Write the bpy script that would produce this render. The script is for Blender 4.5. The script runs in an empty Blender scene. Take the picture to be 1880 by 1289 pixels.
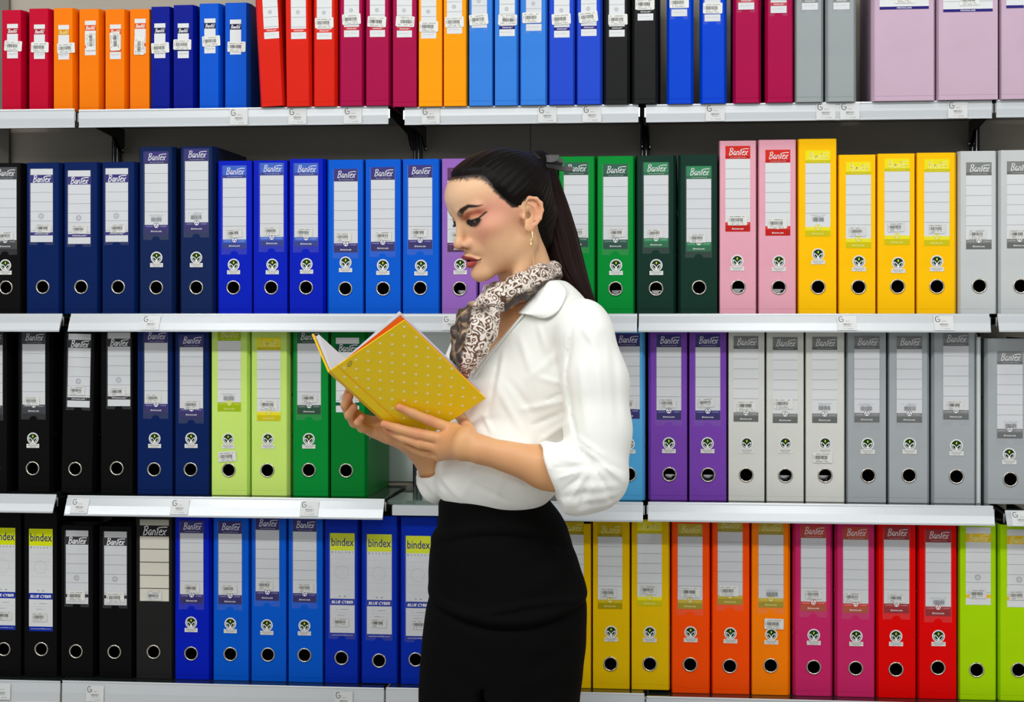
import bpy, bmesh, math, random
import numpy as np
from mathutils import Vector, Matrix

# ------------------------------------------------------------------ camera, world, lights
scene = bpy.context.scene
COL = scene.collection
FPX = 3137.0                     # focal length in pixels of the 1880 px wide frame
VPX, HZ = 1275.0, 575.0          # vanishing point of the wall normal, horizon
CAMY, CAMZ = -3.4, 1.39
TH = math.atan((VPX - 940.0) / FPX)
camd = bpy.data.cameras.new('camera')
camd.sensor_width = 36.0
camd.lens = FPX * 36.0 / 1880.0
camd.shift_y = -(644.5 - HZ) / 1880.0
camd.clip_start = 0.05
cam = bpy.data.objects.new('camera', camd)
COL.objects.link(cam)
cam.location = (0.0, CAMY, CAMZ)
cam.rotation_euler = (math.pi / 2, 0, TH)
scene.camera = cam

world = bpy.data.worlds.new('shop_ambient')
scene.world = world
world.use_nodes = True
_wn = world.node_tree; _bg = _wn.nodes['Background']
_tc = _wn.nodes.new('ShaderNodeTexCoord'); _sx = _wn.nodes.new('ShaderNodeSeparateXYZ'); _cr = _wn.nodes.new('ShaderNodeValToRGB')
_wn.links.new(_tc.outputs['Generated'], _sx.inputs[0])
_mr = _wn.nodes.new('ShaderNodeMapRange'); _mr.inputs['From Min'].default_value = -1; _mr.inputs['From Max'].default_value = 1
_wn.links.new(_sx.outputs['Z'], _mr.inputs['Value']); _wn.links.new(_mr.outputs[0], _cr.inputs[0])
_cr.color_ramp.elements[0].position = 0.0; _cr.color_ramp.elements[0].color = (0.30, 0.30, 0.30, 1)
_cr.color_ramp.elements[1].position = 1.0; _cr.color_ramp.elements[1].color = (0.30, 0.31, 0.32, 1)
_e = _cr.color_ramp.elements.new(0.5); _e.color = (1.0, 1.01, 1.03, 1)
_e = _cr.color_ramp.elements.new(0.68); _e.color = (0.42, 0.43, 0.44, 1)
_wn.links.new(_cr.outputs[0], _bg.inputs[0])
_bg.inputs[1].default_value = 0.85      # ambient of the unseen shop, raised at the horizon to lift wall and face

def area_light(name, loc, sx, sy, power, target=None, color=(1, 1, 1)):
    l = bpy.data.lights.new(name, 'AREA')
    l.shape = 'RECTANGLE'; l.size = sx; l.size_y = sy
    l.energy = power; l.color = color
    o = bpy.data.objects.new(name, l)
    COL.objects.link(o)
    o.location = loc
    if target is not None:
        d = Vector(target) - Vector(loc)
        o.rotation_euler = d.to_track_quat('-Z', 'Y').to_euler()
    return o
area_light('ceiling_strip_light', (-0.3, -2.35, 3.05), 6.5, 0.22, 128, (-0.3, -1.2, 1.0), (1.0, 0.99, 0.97))
for lx in (-3.2, -1.45, 0.27, 2.0):
    area_light('ceiling_panel_light', (lx, -1.0, 3.05), 0.34, 0.34, 9, (lx, -0.5, 0.5), (1.0, 0.98, 0.95))
area_light('front_fill_light', (-0.9, -4.6, 2.5), 3.0, 0.6, 32, (-0.3, -0.4, 1.2), (1.0, 0.97, 0.93))  # unseen fill lamp added behind the camera for frontal light

scene.view_settings.view_transform = 'Standard'
scene.view_settings.look = 'None'
scene.view_settings.gamma = 1.0
scene.view_settings.exposure = -0.66
scene.view_settings.use_curve_mapping = False

# ------------------------------------------------------------------ helpers
def P(px, py, Y=0.0):
    """photo pixel -> world X, Z on the plane parallel to the wall at depth Y"""
    t = (px - 940.0) / FPX
    dx = -math.sin(TH) + t * math.cos(TH)
    dy = math.cos(TH) + t * math.sin(TH)
    s = (Y - CAMY) / dy
    return dx * s, CAMZ + (HZ - py) / FPX * s

def lin(c):
    c = c / 255.0
    return c / 12.92 if c <= 0.04045 else ((c + 0.055) / 1.055) ** 2.4
def rgb(r, g, b):
    return (lin(r), lin(g), lin(b), 1.0)

_M = {}
def mat(name, col, rough=0.5, metal=0.0, spec=0.5, coat=0.0, bump=None, emit=None, alpha=None, sheen=0):
    if name in _M: return _M[name]
    m = bpy.data.materials.new(name); m.use_nodes = True
    nt = m.node_tree; b = nt.nodes['Principled BSDF']
    b.inputs['Base Color'].default_value = col
    b.inputs['Roughness'].default_value = rough
    b.inputs['Metallic'].default_value = metal
    b.inputs['Specular IOR Level'].default_value = spec
    b.inputs['Coat Weight'].default_value = coat
    if sheen: b.inputs['Sheen Weight'].default_value = sheen
    if bump:
        sc, st = bump
        tc = nt.nodes.new('ShaderNodeTexCoord')
        n = nt.nodes.new('ShaderNodeTexNoise'); n.inputs['Scale'].default_value = sc
        n.inputs['Detail'].default_value = 4
        bp = nt.nodes.new('ShaderNodeBump'); bp.inputs['Strength'].default_value = st
        bp.inputs['Distance'].default_value = 0.001
        nt.links.new(tc.outputs['Object'], n.inputs['Vector'])
        nt.links.new(n.outputs['Fac'], bp.inputs['Height'])
        nt.links.new(bp.outputs['Normal'], b.inputs['Normal'])
    _M[name] = m
    return m

def mesh_obj(name, verts, faces, mats, parent=None, fmat=None, smooth=False, loc=None, rot=None):
    me = bpy.data.meshes.new(name)
    me.from_pydata(verts, [], faces)
    if not isinstance(mats, (list, tuple)): mats = [mats]
    for m in mats: me.materials.append(m)
    if fmat is not None: me.polygons.foreach_set('material_index', fmat)
    if smooth: me.polygons.foreach_set('use_smooth', [True] * len(me.polygons))
    me.update()
    return link(name, me, parent, loc, rot)
def link(name, me, parent=None, loc=None, rot=None):
    o = bpy.data.objects.new(name, me)
    COL.objects.link(o)
    if parent: o.parent = parent
    if loc is not None: o.location = loc
    if rot is not None: o.rotation_euler = rot
    return o
def empty(name, loc=(0, 0, 0), rot=(0, 0, 0)):
    o = bpy.data.objects.new(name, None); COL.objects.link(o)
    o.empty_display_size = 0.05
    o.location = loc; o.rotation_euler = rot
    return o
def tag(o, label=None, cat=None, group=None, kind=None):
    if label: o['label'] = label
    if cat: o['category'] = cat
    if group: o['group'] = group
    if kind: o['kind'] = kind
    return o

class MB:
    """collects polygons with material names; build() makes one mesh object"""
    def __init__(s): s.v = []; s.f = []; s.m = []; s.mats = []
    def mi(s, m):
        if m not in s.mats: s.mats.append(m)
        return s.mats.index(m)
    def poly(s, pts, m):
        i = len(s.v); s.v += [tuple(p) for p in pts]
        s.f.append(tuple(range(i, i + len(pts)))); s.m.append(s.mi(m))
    def box(s, x0, x1, y0, y1, z0, z1, m):
        i = len(s.v)
        s.v += [(x0,y0,z0),(x1,y0,z0),(x1,y1,z0),(x0,y1,z0),(x0,y0,z1),(x1,y0,z1),(x1,y1,z1),(x0,y1,z1)]
        for q in ((0,1,5,4),(1,2,6,5),(2,3,7,6),(3,0,4,7),(4,5,6,7),(3,2,1,0)):
            s.f.append(tuple(i + k for k in q)); s.m.append(s.mi(m))
    def prism_x(s, prof, x0, x1, m, sx0=None):
        """closed profile [(y,z)] extruded along X"""
        n = len(prof); i = len(s.v)
        s.v += [(x0, y, z) for y, z in prof] + [(x1, y, z) for y, z in prof]
        k = s.mi(m)
        for a in range(n):
            b = (a + 1) % n
            s.f.append((i+a, i+b, i+n+b, i+n+a)); s.m.append(k)
        s.f.append(tuple(i + a for a in range(n))[::-1]); s.m.append(k)
        s.f.append(tuple(i + n + a for a in range(n))); s.m.append(k)
    def tube(s, pts, r, m, n=8, close=False):
        pts = [Vector(p) for p in pts]
        rr = r if isinstance(r, (list, tuple)) else [r] * len(pts)
        i0 = len(s.v); k = s.mi(m); L = len(pts)
        up = Vector((0.13, 0.2, 1)).normalized()
        for a, p in enumerate(pts):
            if close: t = pts[(a+1) % L] - pts[a-1]
            else: t = pts[min(a+1, L-1)] - pts[max(a-1, 0)]
            t.normalize()
            u = t.cross(up)
            if u.length < 1e-4: u = t.cross(Vector((1, 0, 0)))
            u.normalize(); w = t.cross(u)
            for j in range(n):
                an = 2 * math.pi * j / n
                s.v.append(tuple(p + rr[a] * (math.cos(an) * u + math.sin(an) * w)))
        R = L if close else L - 1
        for a in range(R):
            b = (a + 1) % L
            for j in range(n):
                j2 = (j + 1) % n
                s.f.append((i0+a*n+j, i0+a*n+j2, i0+b*n+j2, i0+b*n+j)); s.m.append(k)
        if not close:
            s.f.append(tuple(i0 + j for j in range(n))[::-1]); s.m.append(k)
            s.f.append(tuple(i0 + (L-1)*n + j for j in range(n))); s.m.append(k)
    # flat printing on the plane facing -Y : layer = height above the sheet
    def q2(s, x0, x1, z0, z1, m, layer=1):
        y = -0.0003 - 0.00007 * layer
        s.poly([(x0,y,z0),(x1,y,z0),(x1,y,z1),(x0,y,z1)], m)
    def p2(s, pts, m, layer=1):
        y = -0.0003 - 0.00007 * layer
        s.poly([(x, y, z) for x, z in pts], m)
    def disc(s, cx, cz, r, m, layer=1, n=20, r2=None):
        y = -0.0003 - 0.00007 * layer
        c = [(cx + r*math.cos(2*math.pi*a/n), y, cz + r*math.sin(2*math.pi*a/n)) for a in range(n)]
        if r2 is None: s.poly(c, m); return
        d = [(cx + r2*math.cos(2*math.pi*a/n), y, cz + r2*math.sin(2*math.pi*a/n)) for a in range(n)]
        for a in range(n):
            b = (a+1) % n
            s.poly([c[a], c[b], d[b], d[a]], m)
    def stroke(s, pts, w, m, layer=1):
        y = -0.0003 - 0.00007 * layer
        n = len(pts); L = []; R = []
        for a in range(n):
            p = pts[a]; q0 = pts[max(a-1, 0)]; q1 = pts[min(a+1, n-1)]
            tx, tz = q1[0]-q0[0], q1[1]-q0[1]; d = math.hypot(tx, tz) or 1
            nx, nz = -tz/d*w/2, tx/d*w/2
            L.append((p[0]+nx, y, p[1]+nz)); R.append((p[0]-nx, y, p[1]-nz))
        for a in range(n-1):
            s.poly([R[a], R[a+1], L[a+1], L[a]], m)
    def text(s, txt, cx, cz, width, m, layer=2, height=None, bold=0.0, shear=0.0):
        vs, fs, w, h = text_shape(txt, bold, shear)
        kx = width / w; kz = (height / h) if height else kx
        y = -0.0003 - 0.00007 * layer
        i = len(s.v); k = s.mi(m)
        s.v += [(cx + (a - w/2)*kx, y, cz + (b - h/2)*kz) for a, b in vs]
        for f in fs: s.f.append(tuple(i + q for q in f)); s.m.append(k)
    def mesh(s, name, smooth=False):
        me = bpy.data.meshes.new(name); me.from_pydata(s.v, [], s.f)
        for m in s.mats: me.materials.append(m)
        me.polygons.foreach_set('material_index', s.m)
        if smooth: me.polygons.foreach_set('use_smooth', [True]*len(me.polygons))
        me.update(); return me
    def build(s, name, parent=None, loc=None, rot=None, smooth=False):
        return link(name, s.mesh(name, smooth), parent, loc, rot)

_T = {}
def text_shape(txt, bold=0.0, shear=0.0):
    key = (txt, bold, shear)
    if key in _T: return _T[key]
    cu = bpy.data.curves.new('t', 'FONT'); cu.body = txt; cu.offset = bold; cu.shear = shear
    cu.resolution_u = 2
    o = bpy.data.objects.new('t', cu); COL.objects.link(o)
    dg = bpy.context.evaluated_depsgraph_get(); dg.update()
    me = bpy.data.meshes.new_from_object(o.evaluated_get(dg))
    vs = [(v.co.x, v.co.y) for v in me.vertices]; fs = [tuple(p.vertices) for p in me.polygons]
    bpy.data.objects.remove(o); bpy.data.curves.remove(cu); bpy.data.meshes.remove(me)
    x0 = min(v[0] for v in vs); x1 = max(v[0] for v in vs); y0 = min(v[1] for v in vs); y1 = max(v[1] for v in vs)
    vs = [(a-x0, b-y0) for a, b in vs]
    _T[key] = (vs, fs, x1-x0, y1-y0)
    return _T[key]
# ------------------------------------------------------------------ materials
WHITE = mat('label_paper', rgb(216,220,222), 0.45)
CREAM = mat('cream_paper', rgb(214,212,198), 0.5)
LINE = mat('rule_line', rgb(120,124,126), 0.6)
FAINT = mat('faint_print', rgb(182,186,192), 0.6)
GREYT = mat('grey_print', rgb(120,122,126), 0.6)
INK = mat('black_print', rgb(22,22,26), 0.5)
PRINTW = mat('white_print', rgb(238,238,240), 0.5)
STK = mat('sticker_paper', rgb(222,224,220), 0.4)
METAL = mat('nickel_ring', rgb(205,200,190), 0.22, 1.0)
CHROME = mat('chrome_steel', rgb(200,200,200), 0.16, 1.0)
DARKM = mat('dark_steel', rgb(26,27,28), 0.35, 0.6)
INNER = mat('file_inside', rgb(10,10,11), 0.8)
ECOG = mat('eco_green', rgb(8,56,20), 0.5, spec=.15)
ECOY = mat('eco_yellow', rgb(238,222,60), 0.5)
REDP = mat('red_print', rgb(196,60,60), 0.5)
BXY = mat('sticker_lime_yellow', rgb(218,230,4), 0.45, spec=.15)
BXB = mat('sticker_royal_band', rgb(8,42,160), 0.4, spec=.15)
PURB = mat('purple_navy_print', rgb(34,22,116), 0.4, spec=.15)

def sleeve_mat():
    m = bpy.data.materials.new('clear_plastic'); m.use_nodes = True
    nt = m.node_tree; nt.nodes.clear()
    o = nt.nodes.new('ShaderNodeOutputMaterial'); mx = nt.nodes.new('ShaderNodeMixShader')
    t = nt.nodes.new('ShaderNodeBsdfTransparent'); t.inputs[0].default_value = (0.97,0.97,0.98,1)
    p = nt.nodes.new('ShaderNodeBsdfPrincipled'); p.inputs['Base Color'].default_value = (0.75,0.77,0.82,1)
    p.inputs['Roughness'].default_value = 0.18
    mx.inputs[0].default_value = 0.045
    nt.links.new(t.outputs[0], mx.inputs[1]); nt.links.new(p.outputs[0], mx.inputs[2]); nt.links.new(mx.outputs[0], o.inputs[0])
    return m
SLEEVE = sleeve_mat()

def cover_mat(name, col, rough=0.38):
    key = 'cover_' + name
    mean = (col[0]+col[1]+col[2])/3; col = tuple(max(0, mean + (c_-mean)*1.03 - .0) for c_ in col[:3]) + (1,)
    if key in _M: return _M[key]
    m = bpy.data.materials.new(key); m.use_nodes = True
    nt = m.node_tree; b = nt.nodes['Principled BSDF']; L = nt.links.new
    tc = nt.nodes.new('ShaderNodeTexCoord')
    n = nt.nodes.new('ShaderNodeTexNoise'); n.inputs['Scale'].default_value = 900; n.inputs['Detail'].default_value = 3
    n2 = nt.nodes.new('ShaderNodeTexNoise'); n2.inputs['Scale'].default_value = 14; n2.inputs['Detail'].default_value = 2
    L(tc.outputs['Object'], n.inputs['Vector']); L(tc.outputs['Object'], n2.inputs['Vector'])
    bp = nt.nodes.new('ShaderNodeBump'); bp.inputs['Strength'].default_value = 0.22; bp.inputs['Distance'].default_value = 0.0006
    bp2 = nt.nodes.new('ShaderNodeBump'); bp2.inputs['Strength'].default_value = 0.25; bp2.inputs['Distance'].default_value = 0.002
    L(n.outputs['Fac'], bp.inputs['Height']); L(n2.outputs['Fac'], bp2.inputs['Height'])
    L(bp2.outputs['Normal'], bp.inputs['Normal']); L(bp.outputs['Normal'], b.inputs['Normal'])
    hs = nt.nodes.new('ShaderNodeHueSaturation'); hs.inputs['Color'].default_value = col
    mr = nt.nodes.new('ShaderNodeMapRange'); mr.inputs['To Min'].default_value = 0.93; mr.inputs['To Max'].default_value = 1.07
    L(n2.outputs['Fac'], mr.inputs['Value']); L(mr.outputs[0], hs.inputs['Value']); L(hs.outputs[0], b.inputs['Base Color'])
    b.inputs['Roughness'].default_value = rough
    b.inputs['Specular IOR Level'].default_value = 0.09
    _M[key] = m
    return m

C = dict(
 crimson=(188,14,50,'crimson'), orangeA=(240,124,0,'orange'), inkblue=(4,26,140,'dark blue'), azureA=(10,88,206,'azure blue'),
 redA=(214,40,28,'red'), wine=(164,18,72,'magenta'), orangeB=(255,158,6,'light orange'), azureB=(58,128,218,'light azure'),
 cobalt=(40,76,202,'cobalt blue'), blackA=(30,31,32,'black'), royalA=(14,70,204,'royal blue'), greyA=(152,160,162,'grey'), lilac=(196,170,190,'pale lilac'),
 black=(8,8,9,'black'), navy=(10,34,88,'navy'), navyF=(18,38,84,'navy'), royal=(6,36,186,'royal blue'), azure=(18,92,208,'azure'),
 mauve=(150,104,188,'light purple'), green=(0,138,54,'green'), dkgreen=(20,52,42,'dark green'), pink=(228,166,182,'pink'),
 yellow=(255,196,2,'warm yellow'), pale=(198,203,204,'pale grey'), lime=(200,232,118,'pale lime'), limeB=(168,216,0,'bright lime'),
 white=(214,216,210,'white'), grey=(164,171,174,'grey'), sky=(88,172,224,'sky blue'), purple=(122,72,176,'purple'),
 lemon=(232,190,0,'lemon yellow'), vermil=(255,84,4,'vermilion'), orange=(255,132,0,'orange'), magenta=(200,46,104,'magenta'), red=(226,18,8,'red'),
 greenB=(0,122,44,'green'), blueX=(8,48,176,'deep blue'), bindblack=(9,9,10,'black'), charcoal=(34,34,34,'charcoal'))
def cmat(k):
    r, g, b, _ = C[k]
    return cover_mat(k, rgb(r, g, b), 0.3 if k in ('navy','navyF','inkblue','azureA') else 0.4)

BAND = dict(
 grey=((74,76,78),(60,62,64)), blk=((24,26,28),(20,22,24)), purp=((42,28,128),(40,26,108)), blu=((48,104,212),(34,56,150)),
 plum=((96,24,104),(76,20,84)), teal=((8,96,70),(8,76,58)), grn=((10,142,84),(10,112,66)), dgrn=((6,88,50),(6,74,44)),
 red=((222,48,36),(196,36,30)), yel=((246,234,30),(212,202,20)), silv=((136,140,138),(112,116,114)),
 lim=((176,200,20),(166,196,20)), gold=((214,186,16),(176,158,10)), dred=((176,28,30),(158,22,24)), orn=((214,60,34),(190,84,50)), char=((62,68,74),(50,56,62)),
 goldw=((240,200,40),(240,200,40)), crim=((170,20,50),(170,20,50)), ornw=((222,92,30),(200,80,30)), ink=((14,26,70),(14,26,70)), redw=((196,40,60),(196,40,60)), amb=((222,150,30),(222,150,30)))
def bmat(k, i):
    r, g, b = BAND[k][i]
    return mat('band_%s_%d' % (k, i), rgb(max(r-9,0), max(g-9,0), max(b-9,0)), 0.45, spec=.15)
def wmat(k):   # lettering colour on the band
    if k in ('yel','lim','gold','goldw','amb'): return mat('pale_lettering', rgb(236,232,150), 0.5)
    return PRINTW

LOGO = [[(0.03,1),(0,0)], [(-0.14,0.92),(0.15,1.03),(0.38,0.97),(0.42,0.75),(0.25,0.6),(0.03,0.53)], [(0.03,0.53),(0.36,0.5),(0.47,0.28),(0.33,0.07),(-0.04,0.0)],
 [(0.98,0.52),(0.82,0.62),(0.66,0.45),(0.64,0.15),(0.78,0.02),(0.92,0.2),(1.0,0.55)], [(1.0,0.58),(1.0,0.0)],
 [(1.2,0.6),(1.2,0.0)], [(1.2,0.38),(1.38,0.6),(1.52,0.48),(1.54,0.0)],
 [(1.84,0.92),(1.80,0.0)], [(1.66,0.66),(1.84,0.84),(2.4,0.93),(3.0,0.93)],
 [(2.06,0.34),(2.42,0.42),(2.36,0.6),(2.2,0.6),(2.06,0.36),(2.12,0.06),(2.44,0.08)],
 [(2.56,0.6),(2.92,0.0)], [(2.98,0.62),(2.5,0.0)]]
def logo(mb, cx, cz, w, m, layer=3, thick=0.115):
    k = w / 3.05
    for st in LOGO:
        pts = [(cx + (x + 0.26 * z - 1.55) * k, cz + (z - 0.5) * k * 1.16) for x, z in st]
        mb.stroke(pts, thick * k, m, layer)

RNG = random.Random(7)
def barcode(mb, x0, x1, z0, z1, m=INK, layer=4, seed=1):
    r = random.Random(seed); x = x0
    while x < x1 - 0.0004:
        w = r.choice((0.0003, 0.0005, 0.0007)); e = min(x + w, x1)
        mb.q2(x, e, z0 + (0.0008 if r.random() < .3 else 0), z1, m, layer)
        x = e + r.choice((0.0003, 0.0005, 0.0008))
def dashes(mb, x0, x1, z, h, m=INK, layer=4, seed=2, fill=0.8):
    r = random.Random(seed); x = x0
    while x < x1:
        w = r.uniform(0.0012, 0.0032); e = min(x + w, x1)
        if r.random() < fill: mb.q2(x, e, z, z + h, m, layer)
        x = e + 0.0006
_PS = {}
def price_mesh(kind, seed):
    """'on' = sticker with its own white paper ; 'in' = lightly contrasting ; 'pr' = code printed on the label"""
    key = (kind, seed)
    if key in _PS: return _PS[key]
    mb = MB()
    w, h = (0.0375, 0.021) if kind == 'on' else (0.0325, 0.0185)
    ink = INK if kind == 'on' else mat('soft_black_print', rgb(62,62,64), .5)
    if kind != 'pr':
        c = 0.0014
        out = [(-w/2+c,-h/2),(w/2-c,-h/2),(w/2,-h/2+c),(w/2,h/2-c),(w/2-c,h/2),(-w/2+c,h/2),(-w/2,h/2-c),(-w/2,-h/2+c)]
        mb.poly([(x,-0.0004,z) for x,z in out], STK if kind == 'on' else mat('thin_sticker', rgb(212,214,212), .4))
        for a in range(8 if kind == 'on' else 0):
            p, q = out[a], out[(a+1)%8]
            mb.poly([(q[0],-0.0004,q[1]),(p[0],-0.0004,p[1]),(p[0],0.0,p[1]),(q[0],0.0,q[1])], STK)
        dashes(mb, -w*.42, w*.36, h*.30, 0.0009, ink, 4, seed)
        barcode(mb, -w*.36, w*.28, -h*.16, h*.18, ink, 4, seed)
        mb.q2(-w*.44, -w*.425, -h*.15, h*.18, ink, 4)
        dashes(mb, -w*.36, -w*.12, -h*.27, 0.0007, ink, 4, seed+5)
        dashes(mb, w*.02, w*.28, -h*.27, 0.0007, ink, 4, seed+6)
        dashes(mb, -w*.36, (w*.34 if kind == 'on' else -w*.1), -h*.40, 0.0008, ink, 4, seed+9, .75)
    else:
        dashes(mb, -0.016, 0.014, 0.0075, 0.0009, FAINT, 4, seed)
        dashes(mb, -0.010, 0.010, 0.0050, 0.0009, FAINT, 4, seed+1)
        barcode(mb, -0.0115, 0.0105, -0.0052, 0.0032, GREYT, 4, seed)
    _PS[key] = mb.mesh('price_sticker')
    return _PS[key]

def sheet(mb, x0, x1, z0, z1, m):
    mb.box(x0, x1, -0.0003, 0.0, z0, z1, m)

_LB = {}
def label_mesh(style, band, w, opt=''):
    key = (style, band, round(w, 4), opt)
    if key in _LB: return _LB[key]
    mb = MB(); h = w / 2
    B0, B1, WL = bmat(band, 0), bmat(band, 1), wmat(band)
    if style == 'E':                       # eco label, 169 mm tall
        H = 0.169
        sheet(mb, -h, h, -H, 0, WHITE)
        mb.q2(-h, h, -0.0195, 0, B0); mb.q2(-h, h, -0.0255, -0.0195, B1)
        logo(mb, 0.0015, -0.0115, w*.74, WL)
        mb.text('Environmentally Friendly', 0.001, -0.0224, w*.62, WL, 3, 0.0017)
        for k in range(1, 7):
            z = -0.0255 - 0.0196 * k
            if z > -0.140: mb.q2(-h, h, z - 0.0003, z + 0.0003, LINE, 2)
        mb.q2(-h, h, -0.1575, -0.1505, B0); mb.q2(-h, h, -H, -0.1575, B1)
        mb.disc(0, -0.1515, 0.0062, B1, 2, 12); mb.disc(0, -0.1515, 0.0052, WL, 3, 12)
        for k in range(3):
            a = math.radians(90 + 120*k)
            c, s_ = math.cos(a), math.sin(a)
            def R(u, v): return (u*c - v*s_, -0.1515 + u*s_ + v*c)
            mb.p2([R(.0012,-.0016), R(.0030,-.0016), R(.0030,.0010), R(.0012,.0010)], B1, 4)
            mb.p2([R(.0044,-.0003), R(.0036,.0014), R(.0028,.0008), R(.0036,-.0009)], B1, 4)
        mb.text("Let's Be Kind", -0.0148, -0.1535, 0.0135, WL, 3, 0.0017)
        mb.text("to the Earth", 0.0148, -0.1535, 0.0125, WL, 3, 0.0017)
        mb.text("STRONG-LINE", 0, -0.1638, w*.46, WL, 3, 0.0026, 0.02)
        mb.text("S", -w*.215, -0.1636, 0.0022, WL, 4, 0.0033, 0.02)
    elif style == 'T':                     # trade label with blank end tabs, 151 mm tall
        H = 0.151; k_ = w / 0.0475
        sheet(mb, -h, h, -H, 0, WHITE)
        mb.q2(-h-.0004, h+.0004, -0.0290, -0.0125, B0, 1)
        logo(mb, 0.0006, -0.0208, w*.76, WL, 3, 0.16 if band == 'blk' else 0.14)
        for k in range(1, 6):
            z = -0.0290 - 0.0196 * k
            if z > -0.128: mb.q2(-h, h, z - 0.0003, z + 0.0003, LINE, 2)
        for r_ in (0.0056, 0.0042, 0.0026): mb.disc(-0.001, -0.0975, r_*k_, FAINT, 3, 20, (r_-0.0008)*k_)
        for a in range(12):
            an = a * math.pi / 6
            mb.disc(-0.001 + .0052*k_*math.cos(an), -0.0975 + .0052*k_*math.sin(an), .0010*k_, FAINT, 3, 6)
        mb.q2(-h-.0004, h+.0004, -0.1375, -0.1308, B0, 1)
        mb.text("STRONG-LINE", -0.0005, -0.1342, w*.6, WL, 3, 0.0027, 0.02)
        mb.text("®", w*.345, -0.1332, 0.0018, WL, 3)
        if w < 0.04: dashes(mb, -h*.8, h*.8, -0.1465+.003, 0.0008, FAINT, 3, 3)
    elif style == 'S':                     # short label, 71 mm tall, narrow
        sheet(mb, -h, h, -0.0090, 0, WHITE); sheet(mb, -h, h, -0.0500, -0.0205, WHITE); sheet(mb, -h, h, -0.071, -0.0565, WHITE)
        sheet(mb, -h-.0003, h+.0003, -0.0205, -0.0090, B0); sheet(mb, -h, h, -0.0565, -0.0500, B0)
        logo(mb, 0.0003, -0.0148, w*.80, WL, 3, 0.15)
        dashes(mb, -h*.8, h*.8, -0.0620, 0.0007, GREYT, 3, 3); dashes(mb, -h*.5, h*.5, -0.0640, 0.0007, FAINT, 3, 4)
    elif style == 'X':                     # yellow headed label, 210 mm
        H = 0.211
        sheet(mb, -h, h, -H, 0, WHITE)
        mb.q2(-h, h, -0.0350, 0, BXY)
        mb.text('bindex', 0.0008, -0.0178, w*.92, PURB, 3, 0.0165, 0.012)
        for k, ch in enumerate('ECOLOGY'):
            mb.text(ch, -w*.41 + k*w*.1385, -0.0385, 0.0024, INK, 3, 0.0029, 0.02)
        for z in (-.0525,-.0680,-.0835,-.0990,-.114): mb.q2(-h*.95, h*.95, z, z+.0003, FAINT, 2)
        mb.disc(-0.001, -0.079, 0.0135, FAINT, 3, 24, 0.0130)
        mb.stroke([(-.007,-.128),(-.006,-.1268),(-.0045,-.1272),(-.0035,-.1285)], .0009, INK, 3)
        mb.stroke([(.0035,-.1285),(.0055,-.1275),(.0072,-.1270)], .0012, INK, 3)
        mb.q2(-h, h, -0.1455, -0.1325, BXB)
        mb.text('BLUE CYBER', 0.0, -0.1392, w*.88, PRINTW, 3, 0.0060, 0.03, 0.25)
        dashes(mb, -.013, .013, -0.1545, 0.0008, GREYT, 3, 5); dashes(mb, -.022, .022, -0.1605, 0.0005, FAINT, 3, 6); dashes(mb, -.010, .010, -0.1665, 0.0008, GREYT, 3, 7)
        mb.q2(-h, h, -H, -0.2015, BXB)
        mb.text('www.bambifiles.com', 0, -0.2060, w*.86, PRINTW, 3, 0.0020)
    elif style == 'C':                     # wide cream label, 167 mm tall
        sheet(mb, -h, h, -0.012, 0, mat('grey_tab', rgb(176,176,160), .5))
        logo(mb, 0.001, -0.0230, w*.78, PRINTW, 3, 0.12)
        for k in range(5):
            z1 = -0.0345 - 0.0268*k
            sheet(mb, -h, h, z1 - 0.0252, z1, CREAM)
        mb.text('1451 - 10', 0.0, -0.1465, w*.42, GREYT, 3, 0.0022)
        _ = 0
    elif style == 'W':                     # wide label of the big files, only its lower end is in view
        sheet(mb, -h, h, -0.190, 0, WHITE)
        for k in range(1, 8): mb.q2(-h, h, -0.03 - .02*k, -0.0294 - .02*k, LINE, 2)
        mb.q2(-h, h, -0.028, -0.006, B0)
        logo(mb, 0, -0.017, 0.05, PRINTW, 3, 0.14)
        mb.q2(-h, h, -0.190, -0.1845, PURB)
        mb.text('STRONG-LINE', 0.0, -0.1872, w*.30, PRINTW, 3, 0.0026, 0.02)
    _LB[key] = mb.mesh('spine_label')
    return _LB[key]

_SL = {}
def sleeve_mesh(w, h):
    key = (round(w, 4), round(h, 4))
    if key in _SL: return _SL[key]
    mb = MB(); r = 0.0085; n = 10
    pts = [(-w/2, 0), (-w/2, -h), (-r, -h)]
    pts += [(-r*math.cos(math.pi*k/n), -h + r*0.85*math.sin(math.pi*k/n)) for k in range(1, n)]
    pts += [(r, -h), (w/2, -h), (w/2, 0)]
    y = -0.0009
    # fan strips so that the notch stays concave-safe
    top = [(p[0], 0) for p in pts[1:-1]]
    bot = pts[1:-1]
    for k in range(len(bot)-1):
        mb.poly([(bot[k][0], y, bot[k][1]), (bot[k+1][0], y, bot[k+1][1]), (top[k+1][0], y, 0), (top[k][0], y, 0)], SLEEVE)
    EDGE = mat('sleeve_weld', rgb(150,158,172), 0.25)
    e = []
    for a, b in ((pts[1], pts[2]), (pts[-3], pts[-2])):
        mb.poly([(a[0], y-.0001, a[1]), (b[0], y-.0001, b[1]), (b[0], y-.0001, b[1]+.0004), (a[0], y-.0001, a[1]+.0004)], SLEEVE)
    _SL[key] = mb.mesh('plastic_sleeve')
    return _SL[key]

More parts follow.
